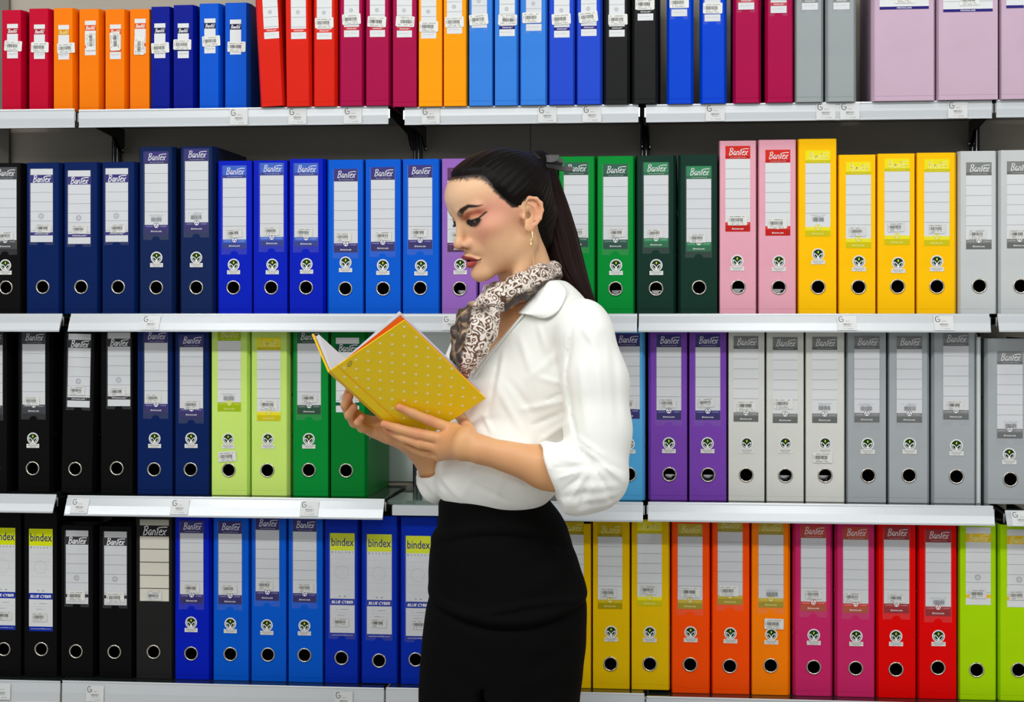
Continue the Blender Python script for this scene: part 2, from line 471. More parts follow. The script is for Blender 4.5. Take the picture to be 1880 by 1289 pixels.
def eco_mesh():
    mb = MB(); R = 0.0122
    mb.disc(0, 0, R, PRINTW, 1, 28); mb.disc(0, 0, R*.90, INK, 2, 28); mb.disc(0, 0, R*.84, ECOG, 3, 28)
    mb.disc(0, 0, R*.88, PRINTW, 4, 28, R*.80)
    for s in (-1, 1):
        leaf = [(0,-.78),(.22,-.70),(.52,-.46),(.70,-.10),(.72,.22),(.42,.14),(.14,-.10),(0,-.34)]
        pts = [(s*x*R, z*R) for x, z in leaf]
        mb.p2(pts if s > 0 else pts[::-1], PRINTW, 5)
        cx, cz = .40*s*R, -.24*R
        inn = [((x*R*s-cx)*.62+cx, (z*R-cz)*.62+cz) for x, z in leaf]
        mb.p2(inn if s > 0 else inn[::-1], ECOG, 6)
    mb.p2([(0,.12*R),(.13*R,.36*R),(.02*R,.62*R),(-.13*R,.36*R)], ECOY, 5)
    w, z1, z0 = 0.0135, -0.0112, -0.0194
    mb.box(-w, w, -0.0008, 0, z0, z1, STK)
    for k, (a, z) in enumerate(((.010,-.0133),(.0115,-.0155),(.007,-.0177))):
        r = random.Random(k); x = -a
        while x < a:
            e = min(x + r.uniform(.001,.003), a)
            mb.poly([(x,-.0009,z),(e,-.0009,z),(e,-.0009,z+.0009),(x,-.0009,z+.0009)], GREYT); x = e + .0006
    return mb.mesh('eco_sticker')
ECO = eco_mesh()

def ring_mesh():
    mb = MB(); n = 28
    prof = [(0.0148,0.0),(0.0148,-0.0010),(0.0136,-0.0019),(0.0122,-0.0014),(0.0114,0.0003),(0.0112,0.0035)]
    k = mb.mi(METAL); i = len(mb.v)
    for a in range(n):
        an = 2*math.pi*a/n
        for r, y in prof: mb.v.append((r*math.cos(an), y, r*math.sin(an)))
    m = len(prof)
    for a in range(n):
        b = (a+1) % n
        for j in range(m-1):
            mb.f.append((i+a*m+j, i+b*m+j, i+b*m+j+1, i+a*m+j+1)); mb.m.append(k)
    return mb.mesh('finger_ring', True)
RING = ring_mesh()
def rivet_mesh():
    mb = MB()
    mb.tube([(0,0,0),(0.0003,0,0),(0.0006,0,0),(0.0008,0,0)], [0.0046,0.0046,0.0034,0.001], CHROME, 14)
    return mb.mesh('rivet')
RIVET = rivet_mesh()
def lever_mesh():
    mb = MB()
    mb.box(-0.012, 0.012, 0.034, 0.036, -0.050, -0.003, CHROME)
    mb.tube([(0.004,0.030,-0.04),(0.004,0.022,-0.02),(0.004,0.020,-0.006)], 0.0022, CHROME, 8)
    return mb.mesh('lever_arch')
LEVER = lever_mesh()

def cover_mesh(w, H, cl, cr, g, D, hole, m):
    """hollow cover: flat spine w wide, chamfered to the boards, boards D deep, round finger hole (x,z) or None"""
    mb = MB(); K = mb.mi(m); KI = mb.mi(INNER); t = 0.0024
    def quad(a, b, c, d, k=K):
        i = len(mb.v); mb.v += [a, b, c, d]; mb.f.append((i, i+1, i+2, i+3)); mb.m.append(k)
    x0, x1 = -w/2, w/2
    out = [(x0-cl, D), (x0-cl, g), (x0-cl*.35, g*.28), (x0, 0), (x1, 0), (x1+cr*.35, g*.28), (x1+cr, g), (x1+cr, D)]
    inn = [(x0-cl+t, D), (x0-cl+t, g+.0008), (x0-cl*.35+t, g*.28+t), (x0+t*.6, t), (x1-t*.6, t), (x1+cr*.35-t, g*.28+t), (x1+cr-t, g+.0008), (x1+cr-t, D)]
    # levels: small groove near the foot, rounded head and foot edges
    zs = [(0, .0007), (.0008, 0), (.0085, 0), (.0089, .0005), (.0095, .0005), (.0099, 0), (H-.0008, 0), (H, .0007)]
    for k in range(len(out)-1):
        a, b = out[k], out[k+1]
        front = (k == 3)
        if front and hole: continue
        for (za, ya), (zb, yb) in zip(zs[:-1], zs[1:]):
            quad((a[0], a[1]+ya, za), (b[0], b[1]+ya, za), (b[0], b[1]+yb, zb), (a[0], a[1]+yb, zb))
    for k in range(len(inn)-1):
        a, b = inn[k], inn[k+1]
        if k == 3 and hole: continue
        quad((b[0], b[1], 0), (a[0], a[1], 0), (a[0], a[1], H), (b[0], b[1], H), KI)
    for k in range(len(out)-1):
        a, b, c, d = out[k], out[k+1], inn[k+1], inn[k]
        quad((a[0], a[1]+.0007, H), (b[0], b[1]+.0007, H), (c[0], c[1], H), (d[0], d[1], H))
        quad((d[0], d[1], 0), (c[0], c[1], 0), (b[0], b[1]+.0007, 0), (a[0], a[1]+.0007, 0))
    quad((inn[1][0]+.0002, .07, .001), (inn[-2][0]-.0002, .07, .001), (inn[-2][0]-.0002, .07, H-.001), (inn[1][0]+.0002, .07, H-.001), KI)  # dark plate added inside, stands in for the shade seen through the finger hole
    for k in (0, -1):
        a, b = out[k], inn[k]
        quad((a[0], D, 0), (a[0], D, H), (b[0], D, H), (b[0], D, 0))
    if hole:
        hx, hz = hole; r = 0.0125; n = 32; s = 0.0145
        s = min(s, (w/2 - abs(hx)) * 0.98)
        X = [x0, hx-s, hx+s, x1]; Z0, Z1 = hz-s, hz+s
        def col(xa, xb, lv):
            for (za, ya), (zb, yb) in zip(lv[:-1], lv[1:]):
                quad((xa, ya, za), (xb, ya, za), (xb, yb, zb), (xa, yb, zb))
        col(x0, x1, [z for z in zs if z[0] < Z0] + [(Z0, 0)])
        col(x0, x1, [(Z1, 0)] + [z for z in zs if z[0] > Z1])
        col(X[0], X[1], [(Z0, 0), (Z1, 0)]); col(X[2], X[3], [(Z0, 0), (Z1, 0)])
        cp = []; sp = []
        for a in range(n):
            an = 2*math.pi*a/n; c_, s_ = math.cos(an), math.sin(an); q = max(abs(c_), abs(s_))
            cp.append((hx+r*c_, hz+r*s_)); sp.append((hx+s*c_/q, hz+s*s_/q))
        for a in range(n):
            b = (a+1) % n
            quad((sp[b][0],0,sp[b][1]), (sp[a][0],0,sp[a][1]), (cp[a][0],0,cp[a][1]), (cp[b][0],0,cp[b][1]))
            quad((cp[b][0],0,cp[b][1]), (cp[a][0],0,cp[a][1]), (cp[a][0],t,cp[a][1]), (cp[b][0],t,cp[b][1]))
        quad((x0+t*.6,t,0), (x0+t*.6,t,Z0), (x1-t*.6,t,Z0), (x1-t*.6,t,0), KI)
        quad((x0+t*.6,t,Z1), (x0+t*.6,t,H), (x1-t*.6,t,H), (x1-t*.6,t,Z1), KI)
    return mb.mesh('cover')
# ------------------------------------------------------------------ shelves: (row, px0, px1, y_top, y_bottom)
RAILY = -0.035
ROWZ = {2: 1.39}
SEG = {
 1: [(-150,137,200.5,234.5),(145,713,198.0,230.5),(743,1172,194.0,226.5),(1186,1821,188.0,220.5),(1829,2040,183.0,215.0)],
 2: [(-150,115,576,608.5),(131,1170,576,609),(1173,1816,576,609.5),(1831,2040,576,609)],
 3: [(-150,104,907,941),(125,706,912.5,950),(998,1181,921,957),(1190,1823,925,961),(1845,2040,937,966)],
 4: [(-150,111,1249,1290),(115,705,1256,1300),(709,1183,1267.5,1312),(1187,2040,1286,1330)]}
TILT = {1: 0.0, 2: 0.020, 3: 0.022, 4: 0.004}
TAGS = {1: [428,535.5,637,780,994,1075.7,1302,1505,1549,1747], 2: [270,820,1543,1720], 3: [140,323,560,1862], 4: [-6,165,621]}

# files: x0,x1 of the flat spine in the photo, colour, style, label(cx, y_top), band, eco(x,y), hole(x,y), options
A4, FO = 0.312, 0.342
R1 = [
 (4,38,'crimson','S',(23,44),'crim',None,None,dict(H=.2105,ps=(24.5,84.5,4,'on'))),
 (54,88,'crimson','S',(72.5,45),'crim',None,None,dict(H=.2125,ps=(73.5,87,1,'on'))),
 (99,133,'orangeA','S',(117,46),'amb',None,None,dict(H=.2125,ps=(121.5,88.5,-3,'on'))),
 (146,181,'orangeA','S',(166,38),'ornw',None,None,dict(H=.2120,ps=(167,76,89,'on'))),
 (194,228,'orangeA','S',(212,45),'ornw',None,None,dict(H=.2105,ps=(211.5,76.5,87,'on'))),
 (239,274,'orangeA','S',(257.5,34.5),'ornw',None,None,dict(H=.2100,ps=(256,84,-88,'on'))),
 (278,311,'inkblue','S',(293.5,43),'ink',None,None,dict(H=.2140,ps=(294.5,88,-3,'on'))),
 (319,354,'inkblue','S',(336.5,43),'ink',None,None,dict(H=.2165,ps=(335,82,1,'on'))),
 (367,401,'azureA','S',(385.5,34),'ink',None,None,dict(H=.2185,ps=(388,75.5,-3,'on'))),
 (414,452,'azureA','S',(432.5,36),'ink',None,None,dict(H=.2190,ps=(434.5,86,1,'on'))),
 (481.5,518.7,'redA','T',(492,-67),'red',None,None,dict(lean=-3.0,n=1)),
 (527,567,'redA','T',(547,-67),'red',None,None,dict(lean=-.6,n=1)),
 (578,613.5,'redA','T',(595.5,-66.5),'red',None,None,dict(n=1,ps=(595.5,42,-1,'on'))),
 (626,664,'wine','T',(645.5,-71),'redw',None,None,dict(n=1,ps=(645.5,35.5,-3,'on'))),
 (673,713,'wine','T',(693,-71.5),'redw',None,None,dict(n=1,ps=(692,40,3,'on'))),
 (722,764,'wine','T',(742.5,-71),'redw',None,None,dict(n=1,ps=(744,39.5,184,'on'))),
 (769,811,'orangeB','T',(787,-69),'goldw',None,None,dict(n=1,ps=(787.5,49,1,'on'))),
 (815,855,'orangeB','T',(834.5,-78),'goldw',None,None,dict(n=1,ps=(834.5,40.5,-1,'on'))),
 (862,903,'azureB','T',(880,-89),'blu',None,None,dict(n=1,ps=(879,36,-5,'on'),sl=1)),
 (909,948,'azureB','T',(931,-74),'purp',None,None,dict(n=1,ps=(932,36.5,182,'on'))),
 (957,1001,'azureB','T',(980,-84),'blu',None,None,dict(n=1,ps=(976.5,32.5,-1,'on'),sl=1)),
 (1010,1052,'cobalt','T',(1031.5,-72),'purp',None,None,dict(n=1,ps=(1030.5,35,-3,'on'))),
 (1061,1101,'cobalt','T',(1081,-75),'purp',None,None,dict(n=1,ps=(1080,31,-6,'on'))),
 (1113,1151,'blackA','T',(1132.5,-74),'blk',None,None,dict(n=1,ps=(1134.5,36,-1,'on'))),
 (1165,1203,'blackA','T',(1185,-104),'blk',None,None,dict(n=1,ps=(1184,8,0,'on'))),
 (1229,1268,'royalA','T',(1247,-112),'blu',None,None,dict(n=1,ps=(1247,5,0,'on'),sl=1)),
 (1290,1329,'royalA','T',(1308,-103),'blu',None,None,dict(n=1,ps=(1308.5,15,1,'on'),sl=1)),
 (1351,1392,'wine','T',(1370,-125),'redw',None,None,dict(n=1,sl=1)),
 (1410,1453.5,'wine','T',(1429.5,-119),'redw',None,None,dict(n=1,sl=1)),
 (1463,1507,'greyA','T',(1487,-125),'silv',None,None,dict(n=1,sl=1)),
 (1521,1567,'greyA','T',(1545,-126),'silv',None,None,dict(n=1,sl=1)),
 (1606,1714,'lilac','W',(1660,-164),'purp',None,None,dict(H=.33,ps=(1661,-4,0,'on'),big=1)),
 (1724,1831.5,'lilac','W',(1777,-160),'purp',None,None,dict(H=.33,ps=(1780,0,-2,'on'),big=1)),
 (1839,1945,'lilac','W',(1893,-168),'purp',None,None,dict(H=.33,big=1)),
]
R2 = [
 (-28,37,'black','E',(9.5,307),'grey',(10,487),(11,528),dict(ps=(11,433,-5,'in'))),
 (50,107,'navy','T',(76.5,310),'purp',None,(78.5,527),dict(ps=(80,419,0,'in'))),
 (119,178,'navy','T',(145.5,313),'purp',None,(149,527),dict(ps=(146,421,1,'in'))),
 (188.5,246,'navy','T',(214.5,309),'purp',None,(217,527),dict(ps=(217,419,0,'in'))),
 (258,315,'navyF','E',(287,278),'purp',(287.5,473),(287,528),dict(H=FO,ps=(288,402,0,'pr'))),
 (333,389,'navyF','E',(361,273),'purp',(360.5,473),(360.5,528),dict(H=FO,D=.25,ps=(361,398,0,'pr'))),
 (402,462,'royal','E',(430.5,304),'blu',(429,486),(428.5,528),dict(ps=(430,428,-5,'in'))),
 (466,527,'royal','E',(499,299),'blu',(500,486),(498,528),dict(ps=(499,424,-1,'in'))),
 (532,592,'royal','E',(562,299.5),'blu',(563,485),(562,528),dict(H=.3145,ps=(559,427,2,'in'))),
 (604,666,'azure','E',(635,310),'purp',(634.5,482),(634,530),dict(ps=(631,435,-1,'in'))),
 (671.5,735,'azure','E',(703,307),'purp',(703,487),(703.5,530),dict(ps=(704,433,-1,'in'))),
 (740,805,'azure','E',(771.5,303),'purp',(773,488),(771.5,529),dict(ps=(770,427,-1,'in'))),
 (812,874,'mauve','E',(843.5,308),'plum',(845,486),(844,530),dict(ps=(842,432,0,'in'),m=1)),
 (881,943,'mauve','E',(912,308),'plum',(914,486),(917,529),dict(ps=(912,432,0,'in'))),
 (957,1021,'green','E',(990,304),'dgrn',(990,487),(990,530),dict(H=.314,ps=(990,432,0,'in'))),
 (1027,1090,'green','E',(1057.5,298),'teal',(1060,486),(1060,530),dict(H=.314,ps=(1060,427,-5,'in'),m=1)),
 (1098,1162,'green','E',(1130,301),'teal',(1131,487),(1130,530),dict(H=.314,ps=(1133,427,-3,'in'),m=1)),
 (1171,1236,'dkgreen','E',(1204.5,298),'grn',(1205,487),(1204.5,530),dict(H=.3145,ps=(1203,428,-4,'in'),m=1)),
 (1250,1316,'dkgreen','E',(1283,305),'grn',None,(1283.5,528),dict(H=.3155,ps=(1281,437,-1,'in'))),
 (1322,1387,'pink','E',(1354.5,268),'red',(1353.5,479),(1355.5,527),dict(H=FO,ps=(1354,404,0,'on'),m=1)),
 (1394,1460,'pink','E',(1428,275),'red',(1430,480),(1430,527.5),dict(H=FO+.001,ps=(1427,410,0,'on'),m=1)),
 (1467,1535,'yellow','E',(1501.5,276),'yel',(1502,467),(1502,527),dict(H=FO+.002,ps=(1503,402,0,'pr'))),
 (1541,1607,'yellow','E',(1576,297),'yel',(1577,480),(1576.5,527),dict(ps=(1574,425,-1,'in'))),
 (1612,1679,'yellow','E',(1647,291),'yel',(1649,483),(1648,526),dict(H=.3135,ps=(1645,417,-2,'in'))),
 (1684,1752,'yellow','E',(1720,292),'yel',(1720,480),(1720,526),dict(H=.3145,ps=(1720,420,0,'in'))),
 (1764,1827,'pale','E',(1797,298),'silv',None,(1798,525),dict(H=.317,ps=(1795,430,-1,'in'))),
 (1838,1900,'pale','E',(1872,296),'silv',None,(1874,525),dict(H=.318,ps=(1869,430,-1,'in'))),
]
R3 = [
 (-52,12,'black','E',(-16,611),'char',(-12,806),(-12,860),dict(H=FO,ps=(-16,737,0,'in'))),
 (34,90,'black','E',(62,609),'char',(60.5,805),(60,860),dict(H=FO,ps=(59,736,0,'in'))),
 (113,168,'black','T',(146.5,613),'blk',None,(138,861),dict(H=.338,lean=1.1,ps=(142,717,1,'in'))),
 (186,243,'black','T',(218.5,610.5),'blk',None,(214.5,860),dict(H=FO,ps=(216,719,-4,'in'))),
 (253,316,'navy','E',(286.5,606.5),'purp',(284,805),(283,862),dict(H=FO,ps=(282,731,0,'in'))),
 (322,383,'navy','E',(351.5,614.5),'purp',(351,805),(350,862),dict(H=FO,ps=(352,743,0,'in'))),
 (389,453,'lime','E',(421,603),'lim',(419,806),(420,863),dict(H=FO,ps=(421,730,0,'pr'),ps2=(417.5,838,-4,'on'))),
 (463,526,'lime','E',(493.5,620),'yel',(492,806),(491,863.5),dict(H=FO,ps=(493,743,1,'on'))),
 (540,602,'green','E',(567.5,607.5),'dgrn',(567,806),(567,863),dict(H=FO,ps=(568,731,-3,'in'))),
 (608,669,'greenB','T',(638,620),'teal',None,(635.5,864),dict(H=FO,ps=(638,732,0,'in'),D=.245,lastr=.005)),
 (1120,1179,'sky','E',(1152,612.5),'purp',(1154,815),(1155,871),dict(H=FO,ps=(1152,742,0,'in'))),
 (1195,1261,'purple','E',(1228,614),'purp',(1228,814),(1229,871),dict(H=FO,ps=(1226,740,0,'in'),m=1)),
 (1266,1333,'purple','E',(1299.5,614),'purp',(1299,814),(1300,872),dict(H=FO,ps=(1296,739,-4,'in'),m=1)),
 (1338,1403,'white','E',(1369.5,617),'silv',(1371,814),(1370,872),dict(H=FO,ps=(1370,745,0,'on'))),
 (1408,1475,'white','E',(1441.5,619),'silv',(1442,814),(1442,873),dict(H=FO,ps=(1438,741,0,'on'),m=1)),
 (1480,1549,'white','E',(1514,618.5),'silv',(1515,814),(1515,873),dict(H=FO,ps=(1514,748,0,'pr'),ps2=(1510,840,0,'on'),m=1)),
 (1557,1626,'grey','E',(1591.5,617),'silv',(1593,815),(1594,873),dict(H=FO,ps=(1591,749,0,'pr'))),
 (1633,1702,'grey','E',(1669.5,617),'silv',(1670,815),(1669,873),dict(H=FO,ps=(1671,749,0,'pr'))),
 (1716,1788,'grey','E',(1755,611),'silv',(1756,818),(1756,875),dict(H=FO,ps=(1753,744,0,'in'))),
 (1814,1885,'grey','E',(1854,645),'silv',(1853,834),(1855,880),dict(H=.322,ps=(1856,781,0,'pr'))),
]
R4 = [
 (-30,38,'bindblack','X',(6.5,969),'blk',None,(7,1192),dict(ps=(8,1130,0,'in'),H=FO)),
 (45,104,'bindblack','X',(75,971),'blk',None,(76,1192),dict(ps=(73,1133,0,'in'),H=FO)),
 (113,170,'black','T',(141.5,974),'blk',None,(139.5,1196),dict(ps=(140,1094,0,'on'))),
 (183,241,'black','T',(212,976),'blk',None,(210,1197),dict(ps=(212,1097,-2,'on'))),
 (251,315,'charcoal','C',(283.5,954),'blk',None,(282,1197),dict(H=FO,ps=(283,1094,0,'in'))),
 (322,383,'royal','E',(352,956),'purp',(351,1143),(351,1200),dict(ps=(352,1080,0,'in'),H=FO)),
 (393,456,'azure','E',(422.5,957),'purp',(423,1145),(423,1201),dict(ps=(421,1081,0,'in'),H=FO)),
 (462,525,'azure','E',(491,950),'purp',(490,1148),(492,1202),dict(ps=(487,1074,0,'in'),H=FO)),
 (530,592,'azure','E',(559.5,953),'purp',(559,1149),(559,1203),dict(ps=(561,1079,0,'in'),H=FO)),
 (597,656,'blueX','X',(628.5,979),'blk',None,(627,1208),dict(ps=(626,1142,0,'in'),H=.338,sl=1)),
 (665,728,'blueX','X',(696.5,981),'blk',None,(696,1213),dict(ps=(695,1144,0,'in'),H=.338,sl=1)),
 (737,802,'blueX','X',(768,984),'blk',None,(763,1211),dict(ps=(770,1147,0,'in'),H=.338,sl=1)),
 (1020,1084,'lemon','E',(1049.5,958),'gold',(1052,1160),(1050,1219),dict(H=.328,ps=(1050,1085,0,'in'))),
 (1089,1155,'lemon','E',(1120,962),'gold',(1122,1160),(1121,1219),dict(H=.338,ps=(1118,1088,0,'in'))),
 (1160,1227,'lemon','E',(1192.5,956.5),'yel',(1193,1161),(1193,1219),dict(H=.338,ps=(1191,1083,0,'in'))),
 (1235,1301,'vermil','E',(1267,961.5),'gold',(1268,1161),(1267,1220),dict(H=FO,ps=(1267,1087,0,'on'))),
 (1309,1375,'vermil','E',(1340.5,953),'gold',(1341,1163),(1340,1223),dict(H=FO,ps=(1338,1085,0,'on'))),
 (1381,1446,'orange','E',(1415.5,958),'gold',(1416,1165),(1415,1222),dict(H=FO,ps=(1418,1090,0,'pr'),ps2=(1421,1145.5,1,'on'))),
 (1461,1524,'magenta','E',(1493.5,964),'orn',(1494,1166),(1494,1225),dict(H=FO,ps=(1494,1091,0,'in'))),
 (1538,1604,'magenta','E',(1571,967),'orn',(1572,1168),(1571,1227),dict(H=FO,ps=(1566,1096,0,'in'))),
 (1613,1680,'red','E',(1646,967),'dred',(1645,1168),(1645,1229),dict(H=FO,ps=(1646,1098,0,'in'))),
 (1688,1755,'red','E',(1722.5,972),'dred',(1723,1168),(1722,1226),dict(H=FO,ps=(1724,1105,0,'pr'))),
 (1763,1827,'limeB','T',(1796,968),'goldw',None,(1793,1230),dict(H=FO,ps=(1795,1090,0,'in'))),
 (1837,1903,'limeB','T',(1872,972),'goldw',None,(1870,1230),dict(H=FO,ps=(1868,1093,-2,'in'))),
]
# ------------------------------------------------------------------ room
def wall_mat():
    m = bpy.data.materials.new('wall_laminate'); m.use_nodes = True
    nt = m.node_tree; b = nt.nodes['Principled BSDF']; L = nt.links.new
    tc = nt.nodes.new('ShaderNodeTexCoord')
    mp = nt.nodes.new('ShaderNodeMapping'); mp.inputs['Rotation'].default_value = (0, math.radians(45), 0); mp.inputs['Scale'].default_value = (3, 3, 160)
    mp2 = nt.nodes.new('ShaderNodeMapping'); mp2.inputs['Rotation'].default_value = (0, math.radians(-45), 0); mp2.inputs['Scale'].default_value = (3, 3, 160)
    n = nt.nodes.new('ShaderNodeTexNoise'); n.inputs['Scale'].default_value = 3
    n2 = nt.nodes.new('ShaderNodeTexNoise'); n2.inputs['Scale'].default_value = 3
    L(tc.outputs['Object'], mp.inputs[0]); L(tc.outputs['Object'], mp2.inputs[0]); L(mp.outputs[0], n.inputs[0]); L(mp2.outputs[0], n2.inputs[0])
    ad = nt.nodes.new('ShaderNodeMath'); ad.operation = 'ADD'; L(n.outputs['Fac'], ad.inputs[0]); L(n2.outputs['Fac'], ad.inputs[1])
    cr = nt.nodes.new('ShaderNodeValToRGB'); cr.color_ramp.elements[0].position = 0.35; cr.color_ramp.elements[1].position = 0.65
    cr.color_ramp.elements[0].color = rgb(164,157,143); cr.color_ramp.elements[1].color = rgb(170,163,149)
    hf = nt.nodes.new('ShaderNodeMath'); hf.operation = 'MULTIPLY'; hf.inputs[1].default_value = 0.5
    L(ad.outputs[0], hf.inputs[0]); L(hf.outputs[0], cr.inputs[0]); L(cr.outputs[0], b.inputs['Base Color'])
    b.inputs['Roughness'].default_value = 0.45
    return m
WALL = wall_mat()
WY = 0.26
def struct(o): o['kind'] = 'structure'; return o
mb = MB()
sx = P(974, 260, WY)[0]; lx0 = P(20, 20, WY)[0]
mb.box(lx0, sx-0.0007, WY, WY+0.06, 0, 3.3, WALL)
mb.box(sx+0.0007, 3.2, WY, WY+0.06, 0, 3.3, WALL)
mb.box(lx0, 3.2, WY+0.004, WY+0.07, 0, 3.3, mat('dark_seam', rgb(20,20,20), .8))  # near-black sheet behind the joint of the two wall panels
struct(mb.build('wall_back'))
mb = MB(); mb.box(-3.4, lx0, WY-0.012, WY+0.07, 0, 3.3, mat('column_paint', rgb(112,108,98), .6)); struct(mb.build('wall_left'))
FL = mat('floor_vinyl', rgb(186,183,176), 0.25, bump=(40, .05))
mb = MB(); mb.box(-3.4, 3.2, -5.5, WY+0.07, -0.05, 0, FL); struct(mb.build('floor'))

# pale glossy backing sheet behind the empty place of the third shelf
bx0 = P(708, 800, WY)[0]; bx1 = P(1176, 800, WY)[0]
BACK = mat('glossy_backing', rgb(206,212,206), 0.16, 0.55, 0.6)
mb = MB(); mb.box(bx0, bx1, WY-0.006, WY-0.0005, 1.026, 1.352, BACK)
o = mb.build('backing_sheet'); tag(o, 'pale glossy backing sheet behind the empty gap on the third shelf', 'panel')

# ------------------------------------------------------------------ uprights
def slot_post(px):
    x = P(px, 260, WY-0.012)[0]
    mb = MB()
    mb.box(x-0.0095, x+0.0095, WY-0.010, WY-0.0002, 0.55, 1.79, DARKM)
    mb.box(x-0.0095, x-0.0045, WY-0.0118, WY-0.010, 0.55, 1.79, DARKM)
    mb.box(x+0.0045, x+0.0095, WY-0.0118, WY-0.010, 0.55, 1.79, DARKM)
    mb.tube([(x-.0052, WY-.012, .55), (x-.0052, WY-.012, 1.79)], .0009, CHROME, 8)  # thin bright strips put in as the highlights along the dark post
    mb.tube([(x+.0030, WY-.012, .55), (x+.0030, WY-.012, 1.79)], .0013, CHROME, 8)
    z = 0.56
    while z < 1.77:
        mb.box(x-0.0045, x+0.0045, WY-0.0116, WY-0.010, z, z+0.010, DARKM); z += 0.032
    return mb.build('upright_post')
for px, lb in ((213, 'slotted steel upright on the wall, leftmost of the four between the shelves'),
               (766, 'slotted steel upright on the wall left of the woman\'s head'),
               (1184, 'slotted steel upright above the dark green files'),
               (1790, 'slotted steel upright on the wall, rightmost, above the pale grey files')):
    tag(slot_post(px), lb, 'shelf post', 'slotted steel uprights holding the shelves')

# ------------------------------------------------------------------ shelves
def rail_mat():
    m = bpy.data.materials.new('brushed_aluminium_rail'); m.use_nodes = True
    nt = m.node_tree; b = nt.nodes['Principled BSDF']; L = nt.links.new
    tc = nt.nodes.new('ShaderNodeTexCoord'); mp = nt.nodes.new('ShaderNodeMapping'); mp.inputs['Scale'].default_value = (2, 700, 700)
    n = nt.nodes.new('ShaderNodeTexNoise'); n.inputs['Scale'].default_value = 1.0
    L(tc.outputs['Object'], mp.inputs[0]); L(mp.outputs[0], n.inputs[0])
    bp = nt.nodes.new('ShaderNodeBump'); bp.inputs['Strength'].default_value = 0.12; bp.inputs['Distance'].default_value = 0.0005
    L(n.outputs['Fac'], bp.inputs['Height']); L(bp.outputs[0], b.inputs['Normal'])
    b.inputs['Base Color'].default_value = rgb(206,212,216); b.inputs['Metallic'].default_value = 0.25; b.inputs['Roughness'].default_value = 0.3
    return m
RAIL = rail_mat()
BOARD = mat('dark_glass_board', rgb(30,36,34), 0.08, 0.0, 0.6)
CLEARG = mat('green_glass_edge', rgb(120,150,135), 0.05, 0.0, 0.6)
TAGP = mat('tag_paper', rgb(212,216,216), 0.35)
_TG = None
def price_tag_mesh():
    global _TG
    if _TG: return _TG
    mb = MB(); w, h = 0.0185, 0.0325
    mb.box(-w, w, -0.0003, 0, -h/2, h/2, TAGP)
    G = [(-.0085,.0135),(-.0135,.0140),(-.0150,.0125),(-.0152,.0085),(-.0148,.0050),(-.0125,.0028),(-.0095,.0028),(-.0072,.0045),(-.0066,.0078),(-.0098,.0076)]
    mb.stroke(G, .0013, INK, 2); mb.stroke([(-.0098,.0076),(-.0110,.0095)], .0011, INK, 2)
    mb.text('344510', 0.001, .0040, .0085, GREYT, 2)
    barcode(mb, -.0078, .0092, -.0050, -.0008, GREYT, 2, 5)
    dashes(mb, -.0085, .0100, -.0072, .0009, GREYT, 2, 8)
    dashes(mb, -.0080, -.0020, -.0118, .0006, GREYT, 2, 9)
    mb.text('Rp 27.500', .0060, -.0125, .0100, INK, 2, .0022)
    _TG = mb.mesh('price_tag'); return _TG

